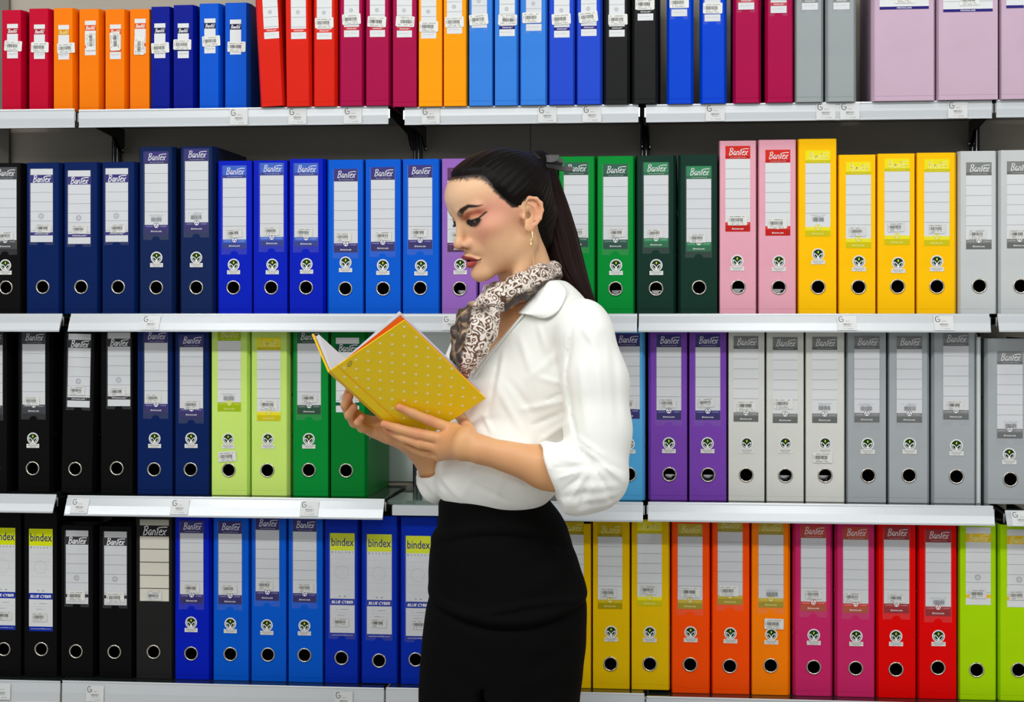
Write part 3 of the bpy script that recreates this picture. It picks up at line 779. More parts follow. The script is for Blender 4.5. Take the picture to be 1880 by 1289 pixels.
RN = {1: 'top shelf', 2: 'second shelf', 3: 'third shelf', 4: 'lowest shelf'}
SN = {1: ['left edge bay of the top shelf, under the crimson binders', 'top shelf under the dark blue and red binders', 'top shelf section above the woman\'s head', 'top shelf section under the royal blue, grey and lilac files', 'right edge bay of the top shelf'],
      2: ['second shelf at the left edge, under the black and navy files', 'long second shelf behind the woman and the yellow book', 'second shelf under the pink and warm yellow files', 'second shelf at the right edge under a pale grey file'],
      3: ['third shelf at the left edge under black files', 'third shelf under the navy, lime and green files', 'third shelf behind her elbow, under the sky blue file', 'third shelf under the purple, white and grey files', 'third shelf at the right edge under a lone grey file'],
      4: ['lowest shelf at the left edge under yellow-headed black files', 'lowest shelf under the black and azure files', 'lowest shelf behind the black skirt', 'lowest shelf under the red, orange and magenta files']}
SHZ = {}
for r, segs in SEG.items():
    for k, (a, b, yt, yb) in enumerate(segs):
        mid = (max(a, 0) + min(b, 1880)) / 2
        X0 = P(a, yt, RAILY)[0]; X1 = P(b, yt, RAILY)[0]
        zt = P(mid, yt, RAILY)[1]; tl = TILT[r]
        zb = P(mid, yb, RAILY - tl)[1]
        if r == 2: zt = 1.389
        zs = zt - 0.0006
        SHZ.setdefault(r, []).append((a, b, zs))
        root = empty('shelf', ((X0+X1)/2, RAILY, zs))
        cx = (X0+X1)/2; hw = (X1-X0)/2
        h = zt - zb; t = 0.0022
        prof = [(0.0, 0.0006), (-0.0012, 0.0006), (-0.0016-tl*.04, -0.0012), (-0.0008-tl*.10, -0.0042), (-0.0012-tl*.5-(.0015 if tl>.01 else 0), -h*.5), (-tl+.0002, -h+.0035), (-tl-.0012, -h+.0022), (-tl-.001, -h), (-tl+t, -h), (-tl*.5+t, -h*.5), (t, -.004), (t, -.0012), (0.0, -.0012)]
        m = MB(); m.prism_x(prof, -hw, hw, RAIL)
        rail = m.build('price_rail', root)
        m = MB(); m.box(-hw+.003, hw-.003, t+.0002, WY-0.0135-RAILY, -0.0080, -0.0002, BOARD)
        m.build('board', root)
        tags = [q for q in TAGS[r] if a < q + 12 < b]
        for q in tags:
            tx = P(q + 11, yt, RAILY)[0] - cx
            ang = math.atan2(tl, h) if tl else 0
            o = link('price_tag', price_tag_mesh(), rail, (tx, -0.0036 - tl*.5, -h*.5), (-ang, 0, 0))
            if tl == 0: o.location.y = -0.0024
        # bracket arms near each end
        for e, s in ((-hw, 1), (hw, -1)):
            if (k == 0 and s == 1) or (k == len(segs)-1 and s == -1): continue
            m = MB(); xb = e - s*0.0016
            yb_ = WY - 0.0135 - RAILY
            prof2 = [(0.006, -.0085), (yb_, -.0085), (yb_, -.062), (yb_-.018, -.060), (yb_-.055, -.034), (0.006, -.018)]
            m.prism_x(prof2, xb-.0012, xb+.0012, DARKM)
            m.box(xb-.0014, xb+.0014, -.0004, .0055, -.024, -.006, CHROME)
            m.tube([(xb-.0012, yb_-.006, -.056), (xb+s*.003, yb_-.006, -.056)], .0065, CHROME, 12)
            m.build('bracket', root)
        tag(root, SN[r][k], 'shelf', 'shelf sections with pale metal price rails')
# the bare glass board between the third shelf's sections
gx0 = P(708, 915, RAILY)[0]; gx1 = P(994, 915, RAILY)[0]
gz = P(760, 918, 0.0)[1]
def glass_mat():
    m = bpy.data.materials.new('green_glass'); m.use_nodes = True
    nt = m.node_tree; b = nt.nodes['Principled BSDF']
    b.inputs['Base Color'].default_value = (0.55, 0.75, 0.66, 1); b.inputs['Roughness'].default_value = 0.03
    b.inputs['Transmission Weight'].default_value = 0.85; b.inputs['IOR'].default_value = 1.5
    return m
gr = empty('shelf', ((gx0+gx1)/2, 0, gz))
m = MB(); hw = (gx1-gx0)/2; m.box(-hw, hw, -0.012, WY-0.0135, -0.008, 0, glass_mat()); m.build('glass_board', gr)
m = MB(); m.box(-hw+.012, hw-.012, -0.028, -0.014, -0.028, -0.008, RAIL); m.box(-hw+.012, hw-.012, -.014, .02, -.0105, -.0085, RAIL); m.build('front_strip', gr)
tag(gr, 'bare green-tinted glass shelf left of the white blouse, holding nothing', 'shelf')

# ------------------------------------------------------------------ files
ORD = ['', 'first', 'second', 'third', 'fourth', 'fifth', 'sixth', 'seventh', 'eighth']
def shelf_z(r, px):
    S = SHZ[r]
    for a, b, z in S:
        if a - 6 <= px <= b + 6: return z
    return min(S, key=lambda q: min(abs(px-q[0]), abs(px-q[1])))[2]
def make_file(r, n, row):
    x0, x1, ck, st, (lcx, lyt), band, eco, hole, op = row[n]
    Yf = 0.0
    if r == 1: Yf = -0.046 if n >= 10 else 0.0
    if ck == 'lilac': Yf = -0.046
    X0 = P(x0, 0, Yf)[0]; X1 = P(x1, 0, Yf)[0]; cx = (X0+X1)/2; w = X1-X0
    px = (x0+x1)/2
    z = shelf_z(r, px) + (0.0 if r != 1 else 0)
    # files that bridge two sections stand on the higher one
    zz = [s[2] for s in SHZ[r] if s[0]-2 <= x1 and s[1]+2 >= x0]
    if zz: z = max(zz)
    H = op.get('H', A4)
    lean = math.radians(op.get('lean', 0))
    cmax = 0.0055 if not op.get('big') else 0.006
    g = 0.011
    cl = cr = cmax
    if n > 0:
        gap = X0 - P(row[n-1][1], 0, Yf)[0]
        cl = max(0.0006, min(cmax, gap/2 - 0.0012))
    if n < len(row)-1:
        gap = P(row[n+1][0], 0, Yf)[0] - X1
        cr = max(0.0006, min(cmax, gap/2 - 0.0012))
    if r == 1 and n < 10: g = 0.016
    D = op.get('D', 0.236)
    root = empty('lever_arch_file' if hole else 'ring_binder', (cx, Yf, z + (abs(math.sin(lean))*(w/2+.005) if lean else 0)), (0, lean, 0))
    oz = root.location.z
    def loc(px_, py_, y):
        X, Z = P(px_, py_, Yf)
        dx, dz = X - cx, Z - oz
        c_, s_ = math.cos(lean), math.sin(lean)
        return (dx*c_ - dz*s_, y, dx*s_ + dz*c_)
    hl = None
    if hole:
        q = loc(hole[0], hole[1], 0); hl = (q[0], q[2])
    cm = cmat(ck)
    cov = link('cover', cover_mesh(w, H, cl, cr, g, D, hl, cm), root)
    lw = {'E': .0485, 'T': .0475, 'S': .0232, 'X': .0505, 'C': .0610, 'W': .0930}[st]
    if st == 'T' and op.get('n'): lw = .0305
    if x0 > 1200 and st in 'ET' and not op.get('n'): lw *= 1.0
    q = loc(lcx, lyt, -0.0001)
    lb = link('spine_label', label_mesh(st, band, lw), root, q)
    if (st == 'E' and ck not in ('white','pale','yellow','pink','lime','lemon')) or op.get('sl') or (st == 'T' and not op.get('n') and ck in ('navy','black')):
        hh = {'E': .181, 'T': .157, 'X': .214}[st]
        link('plastic_sleeve', sleeve_mesh(lw + .0045, hh), root, (q[0]-.0005, q[1], q[2]))
    if eco:
        e = loc(eco[0], eco[1], -0.0001); link('eco_sticker', ECO, root, e)
    for key in ('ps', 'ps2'):
        if key in op:
            a, b, rot, kd = op[key]
            e = loc(a, b, -0.0011)
            link('price_sticker', price_mesh(kd, 3 + (n*7 + r) % 5), root, e, (0, math.radians(rot), 0))
    if hole:
        link('finger_ring', RING, cov, (hl[0], 0, hl[1]))
        if op.get('m'): link('lever_arch', LEVER, root, (hl[0]+.003, 0, hl[1]))
        side = 1 if px < 1275 else -1
        cs = cr if side > 0 else cl
        if st != 'X' and cs > .0028:
            for rz in (.118, .205):
                link('rivet', RIVET, cov, (side*(w/2+cs-.0002), .028, rz), (0, 0, 0 if side > 0 else math.pi))
    return root, C[ck][3], st, H

KIND = {'E': 'ruled-label lever arch file', 'T': 'white-tabbed lever arch file', 'X': 'yellow-headed lever arch file', 'C': 'cream-label lever arch file', 'S': 'short narrow binder', 'W': 'extra wide file'}
for r, row in ((1, R1), (2, R2), (3, R3), (4, R4)):
    made = [make_file(r, n, row) for n in range(len(row))]
    key = []
    for n, (o, cn, st, H) in enumerate(made):
        kd = KIND[st]
        if st == 'T' and row[n][8].get('n'): kd = 'narrow ring binder'
        if r == 2 and H > .335 and st == 'E': kd = 'tall lever arch file'
        key.append((cn, kd))
    for n, (o, cn, st, H) in enumerate(made):
        same = [q for q in range(len(row)) if key[q] == key[n]]
        k, N = same.index(n) + 1, len(same)
        cn2, kd = key[n]
        if N == 1: lb = 'the only %s %s on the %s' % (cn2, kd, RN[r])
        elif N == 2: lb = '%s %s, the %s one of two, %s' % (cn2, kd, ('left', 'right')[k-1], RN[r])
        else: lb = '%s %s, %s of %d from left, %s' % (cn2, kd, ORD[k], N, RN[r])
        tag(o, lb, 'binder', 'binders standing on the ' + RN[r])
# thin grey board leaning beside the last grey files
xa = P(1797, 900, 0.0)[0]
za = shelf_z(3, 1797)
m = MB(); m.box(-.0045, .0045, 0, .22, 0, .325, cmat('grey')); m.box(-.0022, .0022, -.0012, 0, .001, .324, mat('board_edge', rgb(206,210,210), .4))
o = m.build('divider_board', None, (xa, .004, za)); tag(o, 'thin grey upright board between two grey files on the third shelf', 'divider')
# ------------------------------------------------------------------ implicit surfaces -> meshes
F32 = np.float32
def A3(v): return np.array(v, dtype=F32)
def vlen(p): return np.sqrt(np.einsum('ij,ij->i', p, p))
def s_sph(p, c, r): return vlen(p - A3(c)) - F32(r)
def s_ell(p, c, r, R=None):
    q = p - A3(c)
    if R is not None: q = q @ R.astype(F32)
    r = A3(r); k0 = vlen(q / r); k1 = vlen(q / (r * r)) + 1e-6
    return k0 * (k0 - 1) / k1
def s_cap(p, a, b, r1, r2=None):
    a = A3(a); b = A3(b); ba = b - a; r2 = r1 if r2 is None else r2
    h = np.clip(((p - a) @ ba) / max(float(ba @ ba), 1e-9), 0, 1)
    return vlen(p - a - h[:, None] * ba) - (r1 + (r2 - r1) * h).astype(F32)
def s_chain(p, pts, rs, k=0.006):
    d = None
    for i in range(len(pts) - 1):
        e = s_cap(p, pts[i], pts[i+1], rs[i], rs[i+1])
        d = e if d is None else smin(d, e, k)
    return d
def smin(a, b, k):
    h = np.clip(0.5 + 0.5 * (b - a) / k, 0, 1)
    return b + (a - b) * h - k * h * (1 - h)
def smax(a, b, k): return -smin(-a, -b, k)
def sstep(x, a, b):
    t = np.clip((x - a) / (b - a), 0, 1); return t * t * (3 - 2 * t)
def vnoise(p, f, seed=0):
    """smooth value noise, p (N,3)"""
    q = p * F32(f) if np.isscalar(f) else p * A3(f)
    i = np.floor(q).astype(np.int64); u = (q - i).astype(F32); u = u * u * (3 - 2 * u)
    def hsh(a, b, c):
        n = (a * 374761393 + b * 668265263 + c * 2147483647 + seed * 1274126177) & 0xffffffff
        n = ((n ^ (n >> 13)) * 1274126177) & 0xffffffff
        return ((n ^ (n >> 16)) & 0xffff).astype(F32) / 65535.0
    r = 0
    for dx in (0, 1):
        for dy in (0, 1):
            for dz in (0, 1):
                w = (u[:, 0] if dx else 1-u[:, 0]) * (u[:, 1] if dy else 1-u[:, 1]) * (u[:, 2] if dz else 1-u[:, 2])
                r = r + w * hsh(i[:, 0]+dx, i[:, 1]+dy, i[:, 2]+dz)
    return r - 0.5

def surface_net(fn, lo, hi, h):
    lo = np.array(lo, float); hi = np.array(hi, float); B = 6
    nb = np.ceil((hi - lo) / (h * B)).astype(int); n = nb * B
    cx = [lo[k] + (np.arange(nb[k]) + 0.5) * h * B for k in range(3)]
    g = np.stack(np.meshgrid(*cx, indexing='ij'), -1).reshape(-1, 3).astype(F32)
    dc = fn(g).reshape(nb)
    act = np.abs(dc) < h * B * 1.5 + 0.006
    big = np.where(dc < 0, -1.0, 1.0).astype(F32)
    val = big.repeat(B, 0).repeat(B, 1).repeat(B, 2)
    fa = act.repeat(B, 0).repeat(B, 1).repeat(B, 2)
    idx = np.argwhere(fa)
    out = np.empty(len(idx), F32)
    for s in range(0, len(idx), 400000):
        pts = (lo + (idx[s:s+400000]) * h).astype(F32)
        out[s:s+400000] = fn(pts)
    val[fa] = out
    val[0] = np.abs(val[0]) ; val[-1] = np.abs(val[-1]); val[:, 0] = np.abs(val[:, 0]); val[:, -1] = np.abs(val[:, -1]); val[:, :, 0] = np.abs(val[:, :, 0]); val[:, :, -1] = np.abs(val[:, :, -1])
    sg = val < 0
    c = sg[:-1, :-1, :-1].astype(np.int8)
    tot = sum(sg[dx:n[0]-1+dx, dy:n[1]-1+dy, dz:n[2]-1+dz].astype(np.int8) for dx in (0,1) for dy in (0,1) for dz in (0,1))
    mixed = (tot > 0) & (tot < 8)
    ci = np.argwhere(mixed)
    vid = -np.ones(mixed.shape, np.int64); vid[mixed] = np.arange(len(ci))
    acc = np.zeros((len(ci), 3)); cnt = np.zeros(len(ci))
    cor = {(dx,dy,dz): val[ci[:,0]+dx, ci[:,1]+dy, ci[:,2]+dz] for dx in (0,1) for dy in (0,1) for dz in (0,1)}
    for ax in range(3):
        for u in (0, 1):
            for w in (0, 1):
                a = [0,0,0]; o = [k for k in range(3) if k != ax]
                a[o[0]] = u; a[o[1]] = w; b = list(a); b[ax] = 1
                va, vb = cor[tuple(a)], cor[tuple(b)]
                m = (va < 0) != (vb < 0)
                t = np.where(m, va / np.where(m, va - vb, 1), 0)
                pos = np.tile(np.array(a, float), (len(ci), 1)); pos[:, ax] = t
                acc[m] += pos[m]; cnt[m] += 1
    V = lo + (ci + acc / cnt[:, None]) * h
    Fs = []
    for ax in range(3):
        o = [(ax+1) % 3, (ax+2) % 3]
        sl0 = [slice(None)]*3; sl1 = [slice(None)]*3
        sl0[ax] = slice(0, -1); sl1[ax] = slice(1, None)
        ch = sg[tuple(sl0)] != sg[tuple(sl1)]
        e = np.argwhere(ch)
        ok = (e[:, o[0]] > 0) & (e[:, o[1]] > 0) & (e[:, o[0]] < n[o[0]]-1) & (e[:, o[1]] < n[o[1]]-1)
        e = e[ok]
        def cell(d0, d1):
            q = e.copy(); q[:, o[0]] -= d0; q[:, o[1]] -= d1
            return vid[q[:, 0], q[:, 1], q[:, 2]]
        f = np.stack([cell(1,1), cell(0,1), cell(0,0), cell(1,0)], 1)
        flip = ~sg[e[:, 0], e[:, 1], e[:, 2]]
        f[flip] = f[flip][:, ::-1]
        Fs.append(f)
    return V, np.concatenate(Fs)

def relax(V, Fc, it=1, lam=0.5):
    E = np.concatenate([Fc[:, [0,1]], Fc[:, [1,2]], Fc[:, [2,3]], Fc[:, [3,0]]])
    for _ in range(it):
        s = np.zeros_like(V); c = np.zeros(len(V))
        np.add.at(s, E[:, 0], V[E[:, 1]]); np.add.at(c, E[:, 0], 1)
        np.add.at(s, E[:, 1], V[E[:, 0]]); np.add.at(c, E[:, 1], 1)
        V = V + lam * (s / np.maximum(c, 1)[:, None] - V)
    return V

def np_mesh(name, V, Fc, mats, parent, attrs=None):
    me = bpy.data.meshes.new(name)
    me.vertices.add(len(V)); me.vertices.foreach_set('co', np.asarray(V, F32).ravel())
    me.loops.add(4 * len(Fc)); me.polygons.add(len(Fc))
    me.loops.foreach_set('vertex_index', Fc.astype(np.int32).ravel())
    me.polygons.foreach_set('loop_start', np.arange(0, 4*len(Fc), 4, dtype=np.int32))
    me.polygons.foreach_set('use_smooth', np.ones(len(Fc), bool))
    if not isinstance(mats, (list, tuple)): mats = [mats]
    for m in mats: me.materials.append(m)
    me.update(calc_edges=True)
    for k, a in (attrs or {}).items():
        if a.ndim == 2:
            at = me.attributes.new(k, 'FLOAT_COLOR', 'POINT')
            at.data.foreach_set('color', np.concatenate([a, np.ones((len(a), 1))], 1).astype(F32).ravel())
        else:
            at = me.attributes.new(k, 'FLOAT', 'POINT'); at.data.foreach_set('value', a.astype(F32))
    return link(name, me, parent)
# ------------------------------------------------------------------ the woman : local axes x right, y away, z up (root turned by the camera's yaw)
D0 = 2.98
def V(px, py, b=0.0):
    k = (D0 + b) / FPX
    return np.array([(px - 940.0) * k, b, CAMZ + (HZ - py) * k])
person = empty('person', (-math.sin(TH) * D0, CAMY + math.cos(TH) * D0, 0), (0, 0, TH))

# ---- head frame: x to her left, y forward, z up; origin between the ears
PH, PP = math.radians(30), math.radians(22)
HO = V(931.5, 392, 0.0)
Lf = np.array([math.sin(PH), -math.cos(PH), 0]); Fh = np.array([-math.cos(PH), -math.sin(PH), 0]); Uz = np.array([0, 0, 1.0])
HY = Fh * math.cos(PP) - Uz * math.sin(PP); HZv = Uz * math.cos(PP) + Fh * math.sin(PP)
HR = np.stack([Lf, HY, HZv], 1)          # columns = head axes
def to_head(p): return (p - HO.astype(F32)) @ HR.astype(F32)
def from_head(q): return HO + np.asarray(q) @ HR.T

def sk_core(q, ears=True):
    ax = np.abs(q[:, 0]); s = q.copy(); s[:, 0] = ax
    d = s_ell(q, (0, .006, .030), (.071, .091, .081))
    d = smin(d, s_ell(q, (0, .030, .055), (.060, .071, .051)), .012)
    d = smin(d, s_ell(q, (0, .042, -.026), (.046, .053, .046)), .022)
    d = smin(d, s_ell(s, (.038, .054, -.004), (.023, .026, .020)), .018)
    d = smin(d, s_ell(s, (.034, .046, -.038), (.022, .030, .030)), .022)
    d = smin(d, s_cap(s, (.049, .006, -.046), (.013, .080, -.076), .0135, .0135), .020)
    d = smin(d, s_ell(q, (0, .040, -.055), (.043, .046, .031)), .018)
    d = smin(d, s_ell(q, (0, .0905, -.0775), (.0155, .0145, .0145)), .014)
    d = smin(d, s_ell(q, (0, .079, -.033), (.024, .022, .016)), .012)
    d = smin(d, s_ell(q, (0, .0775, -.059), (.020, .019, .012)), .010)
    # sockets and brow
    d = smax(d, -s_ell(s, (.0315, .1000, .0195), (.0175, .0150, .0115)), .013)
    d = smin(d, s_cap(s, (.012, .0895, .036), (.044, .0735, .038), .0062, .0052), .012)
    # eyeballs under the lids
    d = smin(d, s_sph(s, (.0315, .0745, .0195), .0138), .0035)
    # nose
    n = s_cap(q, (0, .0905, .026), (0, .1070, -.010), .0062, .0066)
    n = smin(n, s_sph(q, (0, .1102, -.0160), .0090), .007)
    n = smin(n, s_ell(s, (.0118, .1000, -.0195), (.0060, .0095, .0066)), .0045)
    n = smin(n, s_cap(q, (0, .1070, -.0225), (0, .0995, -.0255), .0035, .0038), .004)
    d = smin(d, n, .0085)
    d = smax(d, -s_ell(s, (.0062, .1045, -.0262), (.0030, .0058, .0032)), .0018)
    # crease above the wing of the nose and philtrum
    # lips
    up = s_cap(s, (.0030, .1060, -.0408), (.0190, .0930, -.0502), .0052, .0014)
    lo = s_cap(s, (.0000, .1030, -.0550), (.0165, .0930, -.0525), .0066, .0026)
    d = smin(d, up, .0040); d = smin(d, lo, .0040)
    d = smax(d, -s_cap(s, (0, .1145, -.0475), (.0210, .0975, -.0515), .0015, .0012), .0016)
    return d

ear_c = np.array([.0715, .000, -.006]); ta = math.radians(24)
def ear_frame(q):
    r = q - ear_c.astype(F32)
    s_ = r[:, 1] * math.cos(ta) + r[:, 2] * math.sin(ta)      # forward
    t_ = -r[:, 1] * math.sin(ta) + r[:, 2] * math.cos(ta)     # up (tilted back)
    l_ = r[:, 0] - .002 - (-s_) * 0.50
    return np.stack([s_, t_, l_], 1).astype(F32)
def s_ear(q):
    e = ear_frame(q)
    he = [(.0085,.000,.000),(.0120,.010,.001),(.0105,.021,.002),(.003,.0285,.003),(-.007,.0275,.003),(-.0145,.020,.003),(-.0165,.008,.003),(-.0140,-.006,.003),(-.008,-.017,.002)]
    d = s_chain(e, he, [.0026,.0029,.0031,.0032,.0032,.0031,.0030,.0029,.0030], .002)
    d = smin(d, s_ell(e, (-.002, .004, -.0022), (.0135, .0240, .0026)), .003)
    ah = [(.003,.019,.001),(-.006,.014,.0015),(-.0095,.004,.0015),(-.006,-.008,.0015),(.001,-.0125,.001)]
    d = smin(d, s_chain(e, ah, [.0018,.0024,.0026,.0026,.0024], .002), .003)
    d = smin(d, s_ell(e, (.0005, -.0215, .0005), (.0075, .0085, .0036)), .004)
    d = smin(d, s_ell(e, (.0095, -.004, .0005), (.0040, .0052, .0035)), .003)
    d = smax(d, -s_ell(e, (.0010, .000, .002), (.0070, .0108, .0066)), .002)
    d = smax(d, -s_chain(e, [(.004,.0235,.004),(-.0055,.0215,.004),(-.0118,.012,.004),(-.0112,.000,.004)], [.0020,.0022,.0022,.0018], .002), .0015)
    return d
def s_ears(q):
    s = q.copy(); s[:, 0] = np.abs(q[:, 0]); return s_ear(s)

neck_pts = [V(948, 430, .02), V(965, 505, .02), V(985, 560, .035), V(992, 600, .03)]
def s_neck(p):
    d = s_chain(p, neck_pts, [.046, .043, .050, .075], .02)
    # tendon under the ear
    return smin(d, s_cap(p, V(972, 450, -.030), V(935, 560, -.050), .009, .007), .03)
def s_head(p):
    q = to_head(p)
    d = smin(sk_core(q), s_ears(q), .004)
    return smin(d, s_neck(p), .018)

def C3(r, g, b): return np.array([lin(r), lin(g), lin(b)])
SK = C3(226, 180, 139)
def mixc(c, m, t): t = np.clip(t, 0, 1)[:, None]; return c * (1 - t) + m * t
def seg_d(x, z, pts):
    """distance in the (x,z) plane to a polyline, returns d and parameter"""
    best = np.full(len(x), 9.0); par = np.zeros(len(x)); n = len(pts) - 1
    for i in range(n):
        a = np.array(pts[i]); b = np.array(pts[i+1]); ba = b - a
        h = np.clip(((x-a[0])*ba[0] + (z-a[1])*ba[1]) / (ba @ ba), 0, 1)
        d = np.hypot(x-a[0]-h*ba[0], z-a[1]-h*ba[1]); m = d < best
        best[m] = d[m]; par[m] = (i + h[m]) / n
    return best, par
def hair_g(q):
    x, y, z = np.abs(q[:, 0]), q[:, 1], q[:, 2]
    zb = np.array([-.08, -.03, 0, .010, .016, .040, .060, .085, .12]); yb = np.array([-.030, -.022, -.014, .004, .0235, .0385, .0465, .0450, .050])
    g1 = np.interp(z, zb, yb) - y
    g2 = z - (.0915 - 3.4 * x * x)
    g1 = np.where(z > .075, g1 - (z - .075) * .4, g1)
    h = np.clip(.5 + .5*(g1 - g2)/.022, 0, 1)
    return g2 + (g1 - g2)*h + .022*h*(1-h)
def face_paint(q):
    x = np.abs(q[:, 0]); y = q[:, 1]; z = q[:, 2]; fr = y > .04
    c = np.tile(SK, (len(q), 1))
    c = mixc(c, C3(236, 200, 170), np.exp(-((x/.04)**2 + ((z-.06)/.03)**2)) * .6 * fr)  # forehead highlight put into the skin colour
    # blush over the cheekbone to the temple
    dd, _ = seg_d(x, z, [(.040, -.006), (.056, .012), (.062, .030)])
    c = mixc(c, C3(226, 148, 134), np.exp(-(dd/.018)**2) * .60 * (y > .01))
    dd, _ = seg_d(x, z, [(.034, -.020), (.058, -.008)])
    c = mixc(c, C3(206, 138, 108), np.exp(-(dd/.011)**2) * .34 * (y > .01))
    # nose tip, wings
    c = mixc(c, C3(214, 142, 116), np.exp(-((x/.016)**2 + ((z+.020)/.010)**2)) * .45 * (y > .09))
    # eyelid shadow
    dd, _ = seg_d(x, z, [(.019, .0240), (.031, .0295), (.047, .0290)])
    c = mixc(c, C3(188, 92, 68), np.exp(-(dd/.0066)**2) * .92 * fr)
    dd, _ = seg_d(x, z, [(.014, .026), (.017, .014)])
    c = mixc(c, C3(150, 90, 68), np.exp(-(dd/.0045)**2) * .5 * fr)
    # brow
    dd, pr = seg_d(x, z, [(.0165, .0335), (.0245, .0395), (.0370, .0438), (.0530, .0385)])
    wv = .0044 * (1 - pr) ** .6 + .0006
    c = mixc(c, C3(38, 22, 18), sstep(wv - dd, -.0012, .0008) * fr * (0.65 + .35 * sstep(pr, 0, .25)))
    # liner and lash line, with wing
    dd, pr = seg_d(x, z, [(.0195, .0160), (.0250, .0135), (.0330, .0130), (.0400, .0155), (.0455, .0200), (.0525, .0248)])
    wv = .0056 * np.sin(np.clip(pr*1.12+.14, 0, 1) * np.pi) ** .7 + .0011
    c = mixc(c, C3(14, 10, 10), sstep(wv - dd, -.0012, .0006) * fr)
    dd, _ = seg_d(x, z, [(.0355, .0140), (.0385, .0156)])
    c = mixc(c, C3(150, 150, 146), sstep(.0008 - dd, -.0009, .0005) * fr * .6)
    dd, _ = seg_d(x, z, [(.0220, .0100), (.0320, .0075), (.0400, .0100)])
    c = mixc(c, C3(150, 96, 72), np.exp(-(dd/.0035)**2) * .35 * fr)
    # lips
    xm = .0198
    top = -.0362 + .0006*np.exp(-((x-.005)/.0030)**2) - .0145*np.clip(x/xm, 0, 1)**1.7
    bot = -.0622 + .0115*np.clip(x/xm, 0, 1)**1.8
    m = sstep(top - z, -.0009, .0009) * sstep(z - bot, -.0009, .0009) * (x < xm) * (y > .085)
    lipc = np.where((z > -.0473)[:, None], C3(142, 52, 50), C3(182, 78, 76))
    c = c * (1 - m[:, None]) + lipc * m[:, None]
    dd, _ = seg_d(x, z, [(0, -.0475), (.0198, -.0512)])
    c = mixc(c, C3(50, 10, 14), sstep(.0013 - dd, -.0008, .0005) * (y > .085) * .9)
    # nostril, its shade painted into the skin colour
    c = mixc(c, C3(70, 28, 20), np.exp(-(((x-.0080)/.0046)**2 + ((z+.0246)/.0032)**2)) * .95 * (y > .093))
    # ear warmth
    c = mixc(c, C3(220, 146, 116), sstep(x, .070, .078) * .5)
    return c

def skin_mat():
    m = bpy.data.materials.new('skin'); m.use_nodes = True
    nt = m.node_tree; b = nt.nodes['Principled BSDF']; L = nt.links.new
    at = nt.nodes.new('ShaderNodeAttribute'); at.attribute_name = 'Col'
    L(at.outputs['Color'], b.inputs['Base Color'])
    b.inputs['Roughness'].default_value = 0.42; b.inputs['Specular IOR Level'].default_value = 0.38
    b.inputs['Subsurface Weight'].default_value = 0.12; b.inputs['Subsurface Radius'].default_value = (0.010, 0.004, 0.002)
    b.inputs['Subsurface Scale'].default_value = 1.0
    tc = nt.nodes.new('ShaderNodeTexCoord'); n = nt.nodes.new('ShaderNodeTexNoise'); n.inputs['Scale'].default_value = 650
    bp = nt.nodes.new('ShaderNodeBump'); bp.inputs['Strength'].default_value = 0.10; bp.inputs['Distance'].default_value = 0.0004
    L(tc.outputs['Object'], n.inputs['Vector']); L(n.outputs['Fac'], bp.inputs['Height']); L(bp.outputs[0], b.inputs['Normal'])
    return m
SKIN = skin_mat()

# ---- torso, arms, legs
TYW = math.radians(35)
TL = np.array([math.sin(TYW), -math.cos(TYW), 0]); TF = np.array([-math.cos(TYW), -math.sin(TYW), 0])
TR = np.stack([TL, TF, Uz], 1)
SHn, SHf = V(1080, 616, -.115), V(915, 612, .125)
ELn, WRn = V(1100, 884, -.150), V(884, 826, -.165)
ELf, WRf = V(862, 905, .10), V(748, 802, -.045)
def s_torso(p):
    d = s_ell(p, V(985, 690, .02), (.125, .085, .17), TR)
    d = smin(d, s_ell(p, V(958, 618, .0), (.095, .066, .075), TR), .04)
    d = smin(d, s_ell(p, V(918, 880, .0), (.082, .066, .15), TR), .04)
    d = smin(d, s_ell(p, V(928, 1080, .0), (.100, .090, .14), TR), .03)
    d = smin(d, s_cap(p, V(990, 585, .03), SHn, .05, .042), .04)
    d = smin(d, s_cap(p, V(990, 585, .03), SHf, .05, .042), .04)
    return smin(d, s_chain(p, neck_pts, [.046, .042, .046, .060], .02), .03)

# the book (needed for the finger positions)
BS = V(606, 681, -.175)
BW = np.array([.1250, -.050, .0830]); BH = np.array([.1520, .110, -.1340])
BH = (BH - BW * (BH @ BW) / (BW @ BW)) * .925
BN = np.cross(BW, BH); BN /= np.linalg.norm(BN)
if BN[1] > 0: BN = -BN                      # outward, towards the camera
def on_cover(px, py, off=0.0):
    """point on the cover plane seen at (px,py), lifted off towards the camera"""
    C0 = np.array([0, -D0, CAMZ]); ray = V(px, py, 0) - C0
    t = ((BS + BN * off - C0) @ BN) / (ray @ BN)
    return C0 + ray * t

